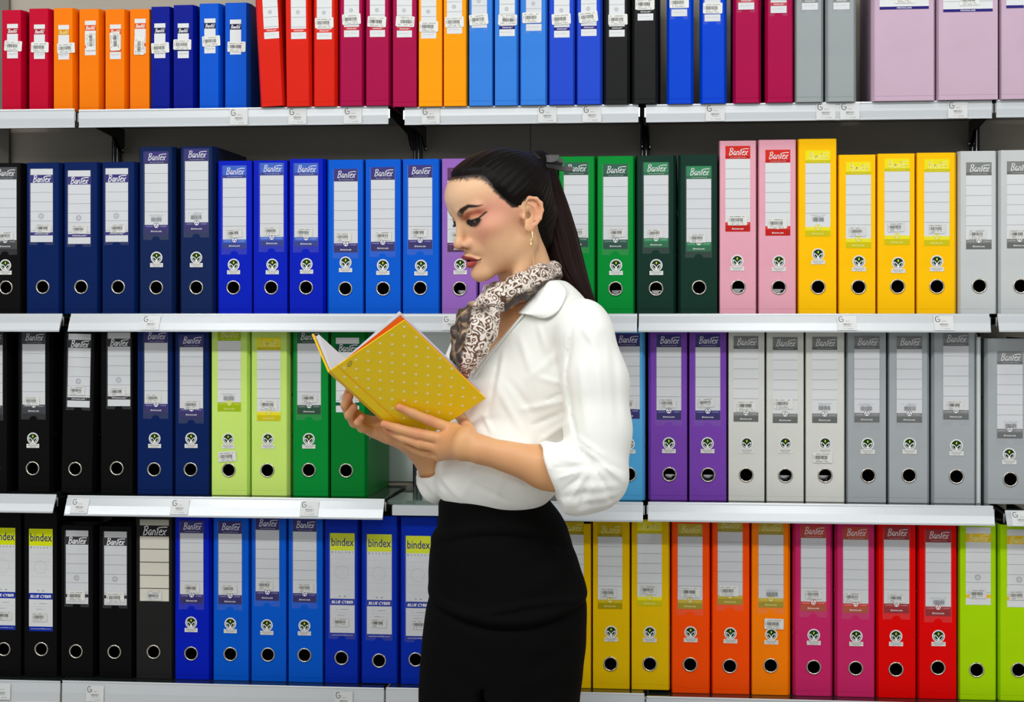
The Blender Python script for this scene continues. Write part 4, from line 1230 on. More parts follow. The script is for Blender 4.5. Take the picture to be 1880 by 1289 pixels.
def fing(p, pts, rs): return s_chain(p, pts, rs, .003)
IDX = [on_cover(834, 790, .020), on_cover(789, 772, .014), on_cover(757, 759, .0105), on_cover(733, 748, .0085)]
MID = [on_cover(817, 806, .030), on_cover(768, 797, .024), on_cover(731, 787, .012), on_cover(705, 779, .009)]
RIN = [on_cover(808, 822, .034), on_cover(770, 814, .030), on_cover(740, 804, .018), on_cover(714, 793, .006)]
PIN = [on_cover(806, 836, .034), on_cover(780, 832, .028), on_cover(762, 826, .020), on_cover(748, 819, .012)]
THB = [V(866, 812, WRn[1]+.015), V(862, 792, WRn[1]+.058), on_cover(846, 765, -.044), on_cover(824, 748, -.048)]
def s_armn(p):
    d = s_chain(p, [SHn, ELn], [.040, .036], .02)
    d = smin(d, s_chain(p, [ELn, ELn*.55 + WRn*.45, WRn], [.036, .0335, .0215], .02), .015)
    # palm
    palm = s_chain(p, [WRn, V(856, 802, -.162), IDX[0]], [.015, .0150, .0118], .01)
    palm = smin(palm, s_chain(p, [WRn, V(852, 813, -.166), MID[0]], [.015, .0150, .0120], .01), .010)
    palm = smin(palm, s_chain(p, [WRn, V(848, 824, -.166), RIN[0]], [.014, .0138, .0110], .01), .010)
    palm = smin(palm, s_chain(p, [WRn, V(850, 830, -.160), PIN[0]], [.017, .0120, .0098], .01), .010)
    d = smin(d, palm, .014)
    f = fing(p, IDX, [.0100, .0086, .0078, .0066])
    g = fing(p, MID, [.0104, .0090, .0080, .0068])
    h = fing(p, RIN, [.0100, .0085, .0076, .0064])
    i = fing(p, PIN, [.0090, .0074, .0066, .0056])
    t = fing(p, THB, [.0150, .0110, .0092, .0078])
    ff = smin(smin(f, g, .0022), smin(h, i, .0022), .0022)
    # knuckles
    for k in (IDX[0], MID[0], RIN[0]): ff = smin(ff, s_sph(p, k + np.array([0, -.0045, .002]), .0082), .006)
    d = smin(d, ff, .0065)
    return smin(d, t, .010)
_B2 = np.array([-.034, .139, .054]); _B2 -= BH * (_B2 @ BH) / (BH @ BH); _N2 = np.cross(_B2, BH); _N2 /= np.linalg.norm(_N2); _N2 = -_N2 if _N2 @ BW > 0 else _N2
fI = [V(672, 775, -.020), V(643, 752, -.048), V(637, 730, -.062), V(645, 712, -.070) + _N2 * .005]
fM = [V(675, 781, -.028), V(642, 763, -.060), V(634, 744, -.076), V(642, 728, -.086)]
fR = [V(680, 787, -.036), V(650, 776, -.070), V(641, 762, -.088), V(650, 748, -.098)]
fP = [V(688, 791, -.044), V(664, 786, -.076), V(657, 776, -.092), V(664, 766, -.100)]
fT = [V(720, 780, -.035) - _N2*.010, V(705, 752, -.020) - _N2*.017, V(690, 730, -.015) - _N2*.017, V(672, 712, -.018) - _N2*.018]
def s_armf(p):
    d = s_chain(p, [SHf, ELf], [.040, .036], .02)
    d = smin(d, s_chain(p, [ELf, ELf*.5 + WRf*.5, WRf], [.036, .033, .0215], .02), .015)
    palm = s_chain(p, [WRf, V(705, 782, -.035), fI[0]], [.020, .0155, .0115], .01)
    palm = smin(palm, s_chain(p, [WRf, V(708, 788, -.042), fM[0]], [.019, .0155, .0115], .01), .010)
    palm = smin(palm, s_chain(p, [WRf, V(712, 793, -.050), fR[0]], [.018, .0150, .0110], .01), .010)
    palm = smin(palm, s_chain(p, [WRf, V(716, 797, -.055), fP[0]], [.018, .0140, .0100], .01), .010)
    d = smin(d, palm, .014)
    ff = None
    for F_, rr in ((fI, [.0098,.0086,.0078,.0066]), (fM, [.0100,.0088,.0080,.0068]), (fR, [.0096,.0084,.0076,.0064]), (fP, [.0088,.0074,.0066,.0056])):
        e = fing(p, F_, rr); ff = e if ff is None else smin(ff, e, .0022)
    d = smin(d, ff, .0065)
    return smin(d, fing(p, fT, [.0140, .0105, .0090, .0078]), .010)

def floorz(c, z): return np.array([c[0], c[1], z])
HPn = V(945, 1090, -.035); HPf = V(912, 1090, .045)
KNn = floorz(V(935, 1300, -.045), .46); KNf = floorz(V(895, 1300, .045), .46)
ANn = floorz(V(960, 1300, -.08), .12); ANf = floorz(V(890, 1300, .07), .12)
def s_legs(p):
    d = None
    for h, k, a in ((HPn, KNn, ANn), (HPf, KNf, ANf)):
        e = s_chain(p, [h, k, (k*.6+a*.4) - TF*.02, a], [.070, .050, .048, .030], .03)
        e = smin(e, s_chain(p, [a, a + TF*.05 + Uz*(-.055), a + TF*.13 + Uz*(-.085)], [.030, .027, .020], .02), .02)
        d = e if d is None else smin(d, e, .01)
    return d

# ---- blouse as an implicit solid
def fold(p, a, b, w, amp, sharp=1.0):
    """ridge (amp>0) or groove (amp<0) along a segment"""
    a = A3(a); b = A3(b); ba = b - a
    h = np.clip(((p - a) @ ba) / float(ba @ ba), 0, 1)
    r = vlen(p - a - h[:, None] * ba)
    return amp * np.exp(-(r / w) ** 2) * np.sin(np.pi * h) * 1.1
def halfplane(p, A, B):
    """signed distance in the picture plane to the line seen through pixels A->B ; positive on its right hand side (screen)"""
    a = V(*A); b = V(*B); d = b - a; n = np.array([-d[2], 0, d[0]]); n /= np.linalg.norm(n)
    return (p - A3(a)) @ A3(n)
SLP = [V(1076, 622, -.115), V(1092, 700, -.125), V(1098, 790, -.135), V(1094, 868, -.150)]
CUF = V(1016, 862, -.160)
CREASE = [(*a, *b, w, am) for a, b, w, am in (
    ((1050, 590), (1038, 690), 4, -.0055), ((1038, 680), (1050, 775), 4, -.006), ((1048, 760), (1060, 815), 4, -.005),
    ((1062, 588), (1092, 640), 6, .0035), ((1088, 600), (1104, 780), 9, .003), ((1122, 620), (1134, 790), 8, -.0025), ((1072, 640), (1076, 790), 6, -.0025), ((1064, 660), (1080, 830), 7, .003),
    ((1056, 800), (1112, 842), 4, .0045), ((1058, 812), (1150, 890), 5, .0055), ((1062, 822), (1120, 905), 4, -.0045), ((1058, 798), (1010, 826), 4, .0035),
    ((1072, 838), (1150, 868), 5, -.003), ((1066, 850), (1012, 836), 3, .0028), ((1070, 856), (1012, 858), 3, -.0026), ((1072, 862), (1016, 880), 3, .0028), ((1074, 866), (1028, 905), 3, -.0028), ((1076, 868), (1042, 925), 3.5, .003), ((1080, 872), (1062, 938), 4, -.003),
    ((1086, 872), (1088, 935), 5, .003), ((1100, 880), (1124, 925), 5, -.0025),
    ((1040, 735), (950, 752), 5, .0035), ((1044, 752), (972, 782), 5, -.0035), ((1046, 772), (985, 812), 5, .003), ((1036, 705), (985, 690), 5, .0025), ((1034, 720), (1000, 735), 3, -.003),
    ((1034, 640), (962, 700), 7, .0025), ((1020, 600), (1012, 680), 6, -.0022), ((985, 590), (1002, 650), 5, .0022), ((950, 610), (975, 690), 6, .002), ((925, 640), (905, 760), 4, .003), ((915, 650), (893, 770), 3, -.003),
    ((905, 700), (960, 800), 6, .0025), ((925, 690), (985, 770), 6, -.002), ((885, 760), (905, 800), 4, .003), ((1000, 800), (1012, 905), 6, .003), ((985, 800), (962, 900), 6, -.0025),
    ((1010, 850), (1022, 905), 4, .003), ((800, 868), (850, 925), 5, .003), ((860, 855), (1005, 912), 6, .0035), ((850, 880), (940, 925), 5, -.003), ((880, 850), (845, 915), 6, .0025), ((925, 865), (905, 925), 5, .0025), ((960, 890), (985, 925), 5, -.0025),
    ((775, 870), (805, 925), 4, .003), ((790, 860), (820, 905), 4, -.003))]
def cuff_cut(p, C0, nrm, rad):
    """solid region beyond the mouth of a sleeve"""
    n = A3(nrm); n = n / np.linalg.norm(n)
    return np.maximum(-((p - A3(C0)) @ n), vlen(p - A3(C0)) - F32(rad))
def s_shirt(p, solid=False):
    d = s_ell(p, V(985, 690, .02), (.138, .100, .185), TR)
    d = smin(d, s_ell(p, V(915, 720, -.035), (.062, .055, .062)), .04)
    d = smin(d, s_ell(p, V(880, 715, .05), (.050, .055, .062)), .04)
    d = smin(d, s_cap(p, V(866, 598, .050), V(851, 676, .030), .024, .040), .02)
    d = smin(d, s_ell(p, V(915, 855, -.005), (.124, .100, .098), TR), .05)
    d = smin(d, s_ell(p, V(870, 880, -.02), (.062, .06, .055)), .03)
    d = smin(d, s_cap(p, V(992, 590, .03), V(1068, 602, -.10), .052, .050), .035)
    d = smin(d, s_cap(p, V(990, 590, .04), SHf, .050, .050), .04)
    # near sleeve
    sl = s_chain(p, SLP, [.050, .051, .051, .053], .03)
    sl = smin(sl, s_cap(p, V(1090, 880, -.150), V(1030, 866, -.166), .052, .043), .02)
    cuff = s_cap(p, V(1040, 868, -.164), V(1006, 858, -.170), .046, .041)
    cuff = smin(cuff, s_ell(p, V(1055, 915, -.160), (.040, .040, .028)), .015)
    # scalloped rolled cuff
    rx = p - A3(V(1020, 864, -.168))
    an = np.arctan2(rx[:, 2], rx[:, 1])
    cuff = cuff - .0012 * np.sin(an * 5 + rx[:, 0] * 40)
    sl = smin(sl, cuff, .010)
    sl = smax(sl, -cuff_cut(p, V(1001, 862, -.168), (-.90, -.12, -.40), .085), .0015)
    sl = smax(sl, -s_cap(p, V(960, 848, -.176), V(1045, 870, -.166), .036, .030), .0015)
    d = smin(d, sl, .012)
    # far sleeve and its cuff
    fs = s_chain(p, [SHf, V(868, 760, .13), V(850, 890, .09)], [.055, .058, .058], .03)
    fs = smin(fs, s_cap(p, V(850, 892, .09), V(803, 872, .03), .050, .036), .02)
    fs = smin(fs, s_ell(p, V(800, 888, .02), (.030, .035, .034)), .015)
    rx = p - A3(V(800, 875, .02)); an = np.arctan2(rx[:, 1], rx[:, 2])
    fs = fs - .0022 * np.sin(an * 6 + rx[:, 0] * 70) * np.exp(-(vlen(rx) / .06) ** 2)
    fs = smax(fs, -cuff_cut(p, V(781, 862, .0), (-.72, -.45, .50), .06), .0015)
    d = smin(d, fs, .012)
    # folds : creases laid over the side that faces the aisle
    k_ = (D0 + p[:, 1]) / FPX
    X_ = p[:, 0] / k_ + 940; Y_ = HZ - (p[:, 2] - CAMZ) / k_
    F = np.zeros(len(p), F32)
    for a0, a1, b0, b1, w, am in CREASE:
        ba0, ba1 = b0 - a0, b1 - a1; L2 = ba0*ba0 + ba1*ba1
        h = ((X_-a0)*ba0 + (Y_-a1)*ba1) / L2; hc = np.clip(h, 0, 1)
        r = ((X_-a0)*ba1 - (Y_-a1)*ba0) / math.sqrt(L2)          # signed side distance
        env = np.maximum(np.sin(np.pi * hc), 0) ** .7 * (h > 0) * (h < 1)
        q = r / w
        F = F + am * env * (np.exp(-q*q) + .55 * q * np.exp(-q*q*.7))
    F = F * sstep(-p[:, 1], -.03, .02)
    n1 = vnoise(p, (17, 17, 11), 5); n2 = vnoise(p, (38, 38, 26), 9)
    gth = sstep(vlen(p - A3(V(1078, 885, -.17))), .07, .03)
    F = F + .0025 * n1 + .0012 * n2 + gth * .0014 * np.sin(np.arctan2(p[:, 2] - V(0, 872, 0)[2], p[:, 1] + .165) * 11 + p[:, 0] * 30 + 4 * n1)
    d = d - F
    if solid: return d
    # neck opening down to the third button
    w = smax(smax(halfplane(p, (1000, 528), (862, 694)), -halfplane(p, (847, 580), (836, 700)), .004), p[:, 1] - .07, .004)
    w = np.maximum(w, V(0, 688, 0)[2] - p[:, 2])
    d = smax(d, -w, .003)
    # opening for the neck from above
    d = smax(d, -s_chain(p, [V(975, 470, .02), V(985, 545, .03), V(975, 590, .0)], [.062, .058, .040], .01), .005)
    # cuff mouths
    d = smax(d, -s_cap(p, V(740, 800, -.05), V(820, 885, .045), .030, .026), .002)
    # hem tucked into the waistband
    return smax(d, (V(0, 930, 0)[2] - p[:, 2]) * (p[:, 1] > -.135) + (-1) * (p[:, 1] <= -.135), .004)

def bb(pts, m):
    a = np.array(pts); return a.min(0) - m, a.max(0) + m
parts = []
lo, hi = bb([from_head((x, y, z)) for x in (-.085, .09) for y in (-.09, .125) for z in (-.10, .116)], .004)
lo[2] = V(0, 575, 0)[2]
hv, hf = surface_net(s_head, lo, hi, .00135)
hv = relax(hv, hf, 1, .35)
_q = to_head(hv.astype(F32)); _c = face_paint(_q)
_g = hair_g(_q); _n = vnoise(_q, (420, 90, 300), 8)
_c = mixc(_c, C3(40, 26, 20), sstep(_g + .004*_n, -.0050, .0015) * (np.abs(_q[:, 0]) < .074) * (_q[:, 2] > -.012) * (np.hypot(_q[:, 1] + .001, _q[:, 2] + .006) > .025))
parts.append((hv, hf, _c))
def skin_cols(v, tips):
    c = np.tile(C3(222, 168, 118), (len(v), 1))
    n = vnoise(v.astype(F32), 40.0, 3)
    c = mixc(c, C3(204, 140, 104), np.clip(n + .1, 0, 1) * .5)
    for t in tips:
        d = np.linalg.norm(v - t, axis=1); c = mixc(c, C3(206, 112, 92), np.exp(-(d/.012)**2) * .6)
    return c
lo, hi = bb([WRn, IDX[3], MID[3], RIN[3], PIN[3], ELn, THB[3]], .045)
v, f = surface_net(s_armn, lo, hi, .0019); v = relax(v, f, 1, .4); parts.append((v, f, skin_cols(v, [IDX[3], MID[3], RIN[3], IDX[0], MID[0], RIN[0], IDX[1], MID[1]])))
lo, hi = bb([WRf, fI[3], fP[3], ELf, fT[3]], .045)
v, f = surface_net(s_armf, lo, hi, .0019); v = relax(v, f, 1, .4); parts.append((v, f, skin_cols(v, [fI[3], fM[3], fR[3], fP[3], fI[1], fM[1]])))
lo, hi = bb([V(985, 565, 0), V(925, 1180, 0)], np.array([.25, .25, .0]))
s_tors2 = lambda p: smax(s_torso(p), np.where(p[:, 2] > V(0, 945, 0)[2], s_shirt(p, True) + .007, F32(-1)), .002)
v, f = surface_net(s_tors2, lo, hi, .005); v = relax(v, f, 1, .5); parts.append((v, f, skin_cols(v, [])))
lo, hi = bb([HPn, HPf, ANn, ANf], .12); lo[2] = .01
lo[0] -= .12; lo[1] -= .1
v, f = surface_net(s_legs, lo, hi, .007); parts.append((v, f, skin_cols(v, [])))
off = 0; VV = []; FF = []; CC = []
for v, f, c in parts:
    VV.append(v); FF.append(f + off); CC.append(c); off += len(v)
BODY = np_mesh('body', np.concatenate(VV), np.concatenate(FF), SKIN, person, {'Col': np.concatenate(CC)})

# ---- hair
PB = np.array([0.0, -.086, .060])            # where the ponytail starts, head frame
def s_hair(p):
    q = to_head(p)
    d = sk_core(q)
    d = smin(d, s_cap(q, (0, -.06, .045), PB + np.array([0, -.006, 0]), .040, .018), .02)
    nk = s_cap(q, (0, -.045, -.02), (0, -.035, -.055), .040, .030)
    d = smin(d, nk, .02)
    g = hair_g(q)
    r = q - PB.astype(F32)
    ang = np.arctan2(r[:, 0], r[:, 2] + .35 * r[:, 1])
    dist = vlen(r)
    groove = .0005 * np.sin(ang * 46 + 2.2 * np.sin(ang * 7 + dist * 9)) + .0003 * np.sin(ang * 97 + dist * 20)
    eard = np.sqrt((q[:, 1] + .001)**2 + (q[:, 2] + .006)**2)
    off = sstep(g, -.001, .016) * (.0022 + .0050 * sstep(eard, .026, .046)) - .0012 - .004 * (g < -.003)
    off = off - .006 * (1 - sstep(eard, .014, .024)) * (np.abs(q[:, 0]) > .05)
    return d - off - groove * sstep(g, .0, .02)
def strand_attr(v):
    q = to_head(v.astype(F32)) - PB.astype(F32)
    return np.arctan2(q[:, 0], q[:, 2] + .35 * q[:, 1]), vlen(q)
def hair_mat(name='hair', base=(4, 3, 3), tip=(17, 11, 9)):
    m = bpy.data.materials.new(name); m.use_nodes = True
    nt = m.node_tree; b = nt.nodes['Principled BSDF']; L = nt.links.new
    a = nt.nodes.new('ShaderNodeAttribute'); a.attribute_name = 'ang'
    d = nt.nodes.new('ShaderNodeAttribute'); d.attribute_name = 'len'
    k1 = nt.nodes.new('ShaderNodeMath'); k1.operation = 'MULTIPLY'; k1.inputs[1].default_value = 60
    k2 = nt.nodes.new('ShaderNodeMath'); k2.operation = 'MULTIPLY'; k2.inputs[1].default_value = 8
    cb = nt.nodes.new('ShaderNodeCombineXYZ'); n = nt.nodes.new('ShaderNodeTexNoise'); n.inputs['Scale'].default_value = 1; n.inputs['Detail'].default_value = 5
    L(a.outputs['Fac'], k1.inputs[0]); L(d.outputs['Fac'], k2.inputs[0]); L(k1.outputs[0], cb.inputs[0]); L(k2.outputs[0], cb.inputs[1]); L(cb.outputs[0], n.inputs['Vector'])
    cr = nt.nodes.new('ShaderNodeValToRGB'); cr.color_ramp.elements[0].position = .35; cr.color_ramp.elements[1].position = .7
    cr.color_ramp.elements[0].color = rgb(*base); cr.color_ramp.elements[1].color = rgb(*tip)
    L(n.outputs['Fac'], cr.inputs[0]); L(cr.outputs[0], b.inputs['Base Color'])
    bp = nt.nodes.new('ShaderNodeBump'); bp.inputs['Strength'].default_value = .6; bp.inputs['Distance'].default_value = .001
    L(n.outputs['Fac'], bp.inputs['Height']); L(bp.outputs[0], b.inputs['Normal'])
    b.inputs['Roughness'].default_value = .45; b.inputs['Specular IOR Level'].default_value = .12
    return m
HAIR = hair_mat()
lo, hi = bb([from_head((x, y, z)) for x in (-.09, .09) for y in (-.13, .10) for z in (-.09, .13)], .004)
v, f = surface_net(s_hair, lo, hi, .0017)
v = relax(v, f, 1, .3)
a_, l_ = strand_attr(v)
np_mesh('hair', v, f, HAIR, person, {'ang': a_, 'len': l_})

# ponytail: lofted, ridged tail
def loft(name, rows, mat_, parent, n=64, ridge=None, seed=1, cap=True, attr=True):
    """rows: (centre, u-vector*ru, v-vector*rv)"""
    Vt = []; ang = []; ln = []
    R = len(rows); acc = 0
    for i, (c, u, w) in enumerate(rows):
        if i: acc += np.linalg.norm(rows[i][0] - rows[i-1][0])
        for j in range(n):
            t = 2*math.pi*j/n
            k = 1.0
            if ridge: k += ridge * (math.sin(9*t + 1.3*math.sin(3*t+seed) + acc*6) * .6 + math.sin(23*t + acc*11 + seed) * .4)
            Vt.append(c + k*(u*math.cos(t) + w*math.sin(t))); ang.append(t/2); ln.append(acc)
    Fc = []
    for i in range(R-1):
        for j in range(n):
            j2 = (j+1) % n
            Fc.append((i*n+j, i*n+j2, (i+1)*n+j2, (i+1)*n+j))
    o = np_mesh(name, np.array(Vt), np.array(Fc), mat_, parent, {'ang': np.array(ang), 'len': np.array(ln)} if attr else None)
    return o
def spline(pts, m):
    pts = np.array(pts, float); n = len(pts); out = []
    for k in range(m):
        t = k * (n - 1) / (m - 1); i = min(int(t), n - 2); u = t - i
        p0, p1, p2, p3 = pts[max(i-1, 0)], pts[i], pts[i+1], pts[min(i+2, n-1)]
        out.append(.5*((2*p1) + (-p0+p2)*u + (2*p0-5*p1+4*p2-p3)*u*u + (-p0+3*p1-3*p2+p3)*u**3))
    return np.array(out)
# (left px, right px, y, b, thickness)
pt = [(972,1004,287,.050,.016),(982,1019,308,.056,.020),(984,1030,340,.062,.024),(984,1044,380,.066,.026),(990,1057,422,.066,.028),(1000,1066,458,.064,.028),(1012,1074,490,.060,.026),(1034,1082,520,.054,.022),(1062,1092,550,.050,.016),(1082,1100,575,.048,.008)]
sp = spline(pt, 40); rows = []
for l, r, y, b, th in sp:
    rows.append((V((l+r)/2, y, b), V(r, y, b) - V((l+r)/2, y, b), np.array([0, th, 0])))
rows = [(rows[0][0], rows[0][1]*.05, rows[0][2]*.05)] + rows + [(rows[-1][0], rows[-1][1]*.05, rows[-1][2]*.05)]
PONY = loft('ponytail', rows, hair_mat('ponytail_hair', (12, 7, 7), (44, 22, 20)), person, 96, .045)
# ------------------------------------------------------------------ clothes
def cloth_mat(name, col, rough=.75, nscale=900, bs=.15, sheen=.2, trans=0.0):
    m = bpy.data.materials.new(name); m.use_nodes = True
    nt = m.node_tree; b = nt.nodes['Principled BSDF']; L = nt.links.new
    b.inputs['Base Color'].default_value = col; b.inputs['Roughness'].default_value = rough
    b.inputs['Sheen Weight'].default_value = sheen; b.inputs['Specular IOR Level'].default_value = .25
    tc = nt.nodes.new('ShaderNodeTexCoord'); n = nt.nodes.new('ShaderNodeTexNoise'); n.inputs['Scale'].default_value = nscale
    n2 = nt.nodes.new('ShaderNodeTexNoise'); n2.inputs['Scale'].default_value = 22; n2.inputs['Detail'].default_value = 2
    bp = nt.nodes.new('ShaderNodeBump'); bp.inputs['Strength'].default_value = bs; bp.inputs['Distance'].default_value = .0005
    bp2 = nt.nodes.new('ShaderNodeBump'); bp2.inputs['Strength'].default_value = .25; bp2.inputs['Distance'].default_value = .003
    L(tc.outputs['Object'], n.inputs['Vector']); L(tc.outputs['Object'], n2.inputs['Vector'])
    L(n.outputs['Fac'], bp.inputs['Height']); L(n2.outputs['Fac'], bp2.inputs['Height'])
    n3 = nt.nodes.new('ShaderNodeTexNoise'); n3.noise_type = 'RIDGED_MULTIFRACTAL'; n3.inputs['Scale'].default_value = 9; n3.inputs['Detail'].default_value = 1.5; n3.inputs['Distortion'].default_value = .5
    bp3 = nt.nodes.new('ShaderNodeBump'); bp3.inputs['Strength'].default_value = .45; bp3.inputs['Distance'].default_value = .006
    L(tc.outputs['Object'], n3.inputs['Vector']); L(n3.outputs['Fac'], bp3.inputs['Height']); L(bp3.outputs[0], bp2.inputs['Normal']); L(bp2.outputs[0], bp.inputs['Normal']); L(bp.outputs[0], b.inputs['Normal'])
    return m
SHIRTM = cloth_mat('white_cotton', rgb(242, 245, 240))
lo, hi = bb([V(800, 520, .16), V(1120, 960, -.22), SHf + np.array([0, .07, 0]), V(770, 880, .03)], .05)
v, f = surface_net(s_shirt, lo, hi, .0030)
v = relax(v, f, 2, .4)
BLOUSE = np_mesh('blouse', v, f, SHIRTM, person)

def march(fn, px, py, off=0.0, b0=-.40, b1=.25):
    """first point of surface fn seen at the pixels (arrays) ; returns (N,3)"""
    px = np.asarray(px, float); py = np.asarray(py, float)
    b = np.full(px.shape, b0)
    for _ in range(60):
        k = (D0 + b) / FPX
        p = np.stack([(px - 940) * k, b, CAMZ + (HZ - py) * k], 1).astype(F32)
        d = fn(p) - off
        b = np.minimum(b + np.clip(d * .7, -.01, .03), b1)
    return p.astype(float)
def drape(name, quad_rows, fn, off, mat_, parent, thick=.0022, sub=1, lift=None):
    """rows of pixel points laid over surface fn -> solid sheet"""
    R = len(quad_rows); Cn = len(quad_rows[0])
    px = [q[0] for r in quad_rows for q in r]; py = [q[1] for r in quad_rows for q in r]
    P3 = march(fn, px, py, off)
    if lift is not None: P3[:, 1] += np.array(lift).ravel()
    Fc = [(i*Cn+j, i*Cn+j+1, (i+1)*Cn+j+1, (i+1)*Cn+j) for i in range(R-1) for j in range(Cn-1)]
    o = mesh_obj(name, [tuple(q) for q in P3], Fc, mat_, parent, smooth=True)
    if sub:
        ss = o.modifiers.new('s', 'SUBSURF'); ss.levels = sub; ss.render_levels = sub
    so = o.modifiers.new('t', 'SOLIDIFY'); so.thickness = thick; so.offset = 0
    return o
def lerp_rows(L, R, n):
    return [[(a[0] + (b[0]-a[0])*t/(n-1), a[1] + (b[1]-a[1])*t/(n-1)) for t in range(n)] for a, b in zip(L, R)]
# near collar : inner fold line -> outer edge
inner = [(1000, 517), (988, 527), (975, 540), (968, 553), (958, 567), (952, 576)]
outer = [(1024, 516), (1040, 532), (1036, 550), (1022, 573), (1000, 585), (966, 574)]
inner = [(x, y) for x, y in spline(inner, 14)]; outer = [(x, y) for x, y in spline(outer, 14)]
s_under = lambda p: smin(s_shirt(p), s_neck(p) - .004, .02)
rws = lerp_rows(inner, outer, 9)
lf = [[-.006 - .010*math.sin(math.pi*min(1, j/8.0)) * (0.6 + .4*i/13) for j in range(9)] for i in range(14)]
drape('collar', rws, s_under, .002, SHIRTM, BLOUSE, .0026, 1, lf)
# near lapel edge rolled outwards along the opening
L1 = spline([(955, 573), (930, 598), (905, 630), (880, 662), (864, 690)], 12); L2 = spline([(964, 577), (940, 604), (914, 636), (888, 668), (872, 696)], 12)
rws = lerp_rows([tuple(q) for q in L1], [tuple(q) for q in L2], 6)
lf = [[-.0015 - .004*math.sin(math.pi*(j/5.0)*.8+.3) for j in range(6)] for i in range(12)]
drape('front_placket', rws, s_shirt, .001, SHIRTM, BLOUSE, .0020, 1, lf)

# ---- scarf
scN = [V(1012, 500, .010), V(990, 508, -.040), V(956, 526, -.066), V(922, 545, -.072), V(898, 560, -.066), V(905, 540, .03), V(940, 520, .075), V(990, 500, .070), V(1012, 500, .010)]
def s_scarf(p):
    nk = s_chain(p, scN, [.015, .0175, .019, .019, .017, .016, .015, .015, .015], .02)
    q = p - A3(V(950, 525, 0))
    nk = nk - .0014 * np.sin((q[:, 2] + q[:, 0] * .58) * 330 + 2.5 * vnoise(p, 22, 2)) - .0015 * vnoise(p, 60, 4)
    kn = s_ell(p, V(893, 563, -.085), (.020, .020, .018))
    d = smin(nk, kn, .008)
    t1 = s_chain(p, [V(893, 570, -.082), V(885, 600, -.100), V(868, 632, -.108), V(857, 662, -.110), V(853, 688, -.108)], [.020, .025, .024, .016, .006], .02)
    t2 = s_chain(p, [V(884, 562, -.080), V(862, 588, -.092), V(850, 618, -.092), V(843, 650, -.090), V(840, 668, -.085)], [.016, .020, .017, .012, .007], .02)
    t1 = t1 - .0020 * np.sin((p[:, 0] * .9 + p[:, 2] * .35) * 300 + 2 * vnoise(p, 25, 6))
    t2 = t2 - .0022 * np.sin((p[:, 0] * .9 + p[:, 2] * .30) * 300 + 1)
    d = smin(d, smin(t1, t2, .003), .006)
    return d
def scarf_mat():
    m = bpy.data.materials.new('printed_scarf_silk'); m.use_nodes = True
    nt = m.node_tree; b = nt.nodes['Principled BSDF']; L = nt.links.new; N = nt.nodes.new
    tc = N('ShaderNodeTexCoord')
    nz = N('ShaderNodeTexNoise'); nz.inputs['Scale'].default_value = 55; nz.inputs['Detail'].default_value = 1
    L(tc.outputs['Object'], nz.inputs['Vector'])
    mx = N('ShaderNodeMix'); mx.data_type = 'RGBA'; mx.inputs[0].default_value = .018
    L(tc.outputs['Object'], mx.inputs[6]); L(nz.outputs['Color'], mx.inputs[7])
    vo = N('ShaderNodeTexVoronoi'); vo.inputs['Scale'].default_value = 92; L(mx.outputs[2], vo.inputs['Vector'])
    sn = N('ShaderNodeMath'); sn.operation = 'MULTIPLY'; sn.inputs[1].default_value = 15; L(vo.outputs['Distance'], sn.inputs[0])
    si = N('ShaderNodeMath'); si.operation = 'SINE'; L(sn.outputs[0], si.inputs[0])
    cr = N('ShaderNodeValToRGB'); cr.color_ramp.interpolation = 'EASE'
    cr.color_ramp.elements[0].position = .26; cr.color_ramp.elements[1].position = .46
    cr.color_ramp.elements[0].color = rgb(92, 60, 40); cr.color_ramp.elements[1].color = rgb(226, 218, 208)
    ma = N('ShaderNodeMath'); ma.operation = 'MULTIPLY_ADD'; ma.inputs[1].default_value = .5; ma.inputs[2].default_value = .5
    L(si.outputs[0], ma.inputs[0]); L(ma.outputs[0], cr.inputs[0])
    at = N('ShaderNodeAttribute'); at.attribute_name = 'zone'
    n3 = N('ShaderNodeTexNoise'); n3.inputs['Scale'].default_value = 38; n3.inputs['Distortion'].default_value = 1.5; L(tc.outputs['Object'], n3.inputs['Vector'])
    c2 = N('ShaderNodeValToRGB'); c2.color_ramp.interpolation = 'EASE'
    c2.color_ramp.elements[0].position = .50; c2.color_ramp.elements[1].position = .62
    c2.color_ramp.elements[0].color = rgb(46, 28, 18); c2.color_ramp.elements[1].color = rgb(150, 122, 84)
    e = c2.color_ramp.elements.new(.76); e.color = rgb(196, 190, 184)
    L(n3.outputs['Fac'], c2.inputs[0])
    m2 = N('ShaderNodeMix'); m2.data_type = 'RGBA'; L(at.outputs['Fac'], m2.inputs[0]); L(cr.outputs[0], m2.inputs[6]); L(c2.outputs[0], m2.inputs[7])
    L(m2.outputs[2], b.inputs['Base Color']); b.inputs['Roughness'].default_value = .5; b.inputs['Sheen Weight'].default_value = .2
    return m
lo, hi = bb([V(830, 480, -.12), V(1030, 700, .10)], .012)
v, f = surface_net(s_scarf, lo, hi, .0018); v = relax(v, f, 1, .4)
px_ = v[:, 0] / (D0 + v[:, 1]) * FPX + 940; py_ = HZ - (v[:, 2] - CAMZ) / (D0 + v[:, 1]) * FPX
zone = np.clip(((870 - (py_ - 560) * .22) - px_) / 6 + .5, 0, 1)               # darker border on the left tail and knot
zone = np.maximum(zone, np.exp(-(((px_ - 885)/14)**2 + ((py_ - 566)/12)**2)))
zone = np.maximum(zone, np.clip((py_ - (622 - .62*(px_ - 850)+ 2)) * 0, 0, 1))
low = (py_ - (567 - .47 * (px_ - 905)))                                        # brown lower border of the neck band
zone = np.maximum(zone, np.clip((low + 8) / 5, 0, 1) * (px_ > 925))
np_mesh('scarf', v, f, scarf_mat(), person, {'zone': zone})

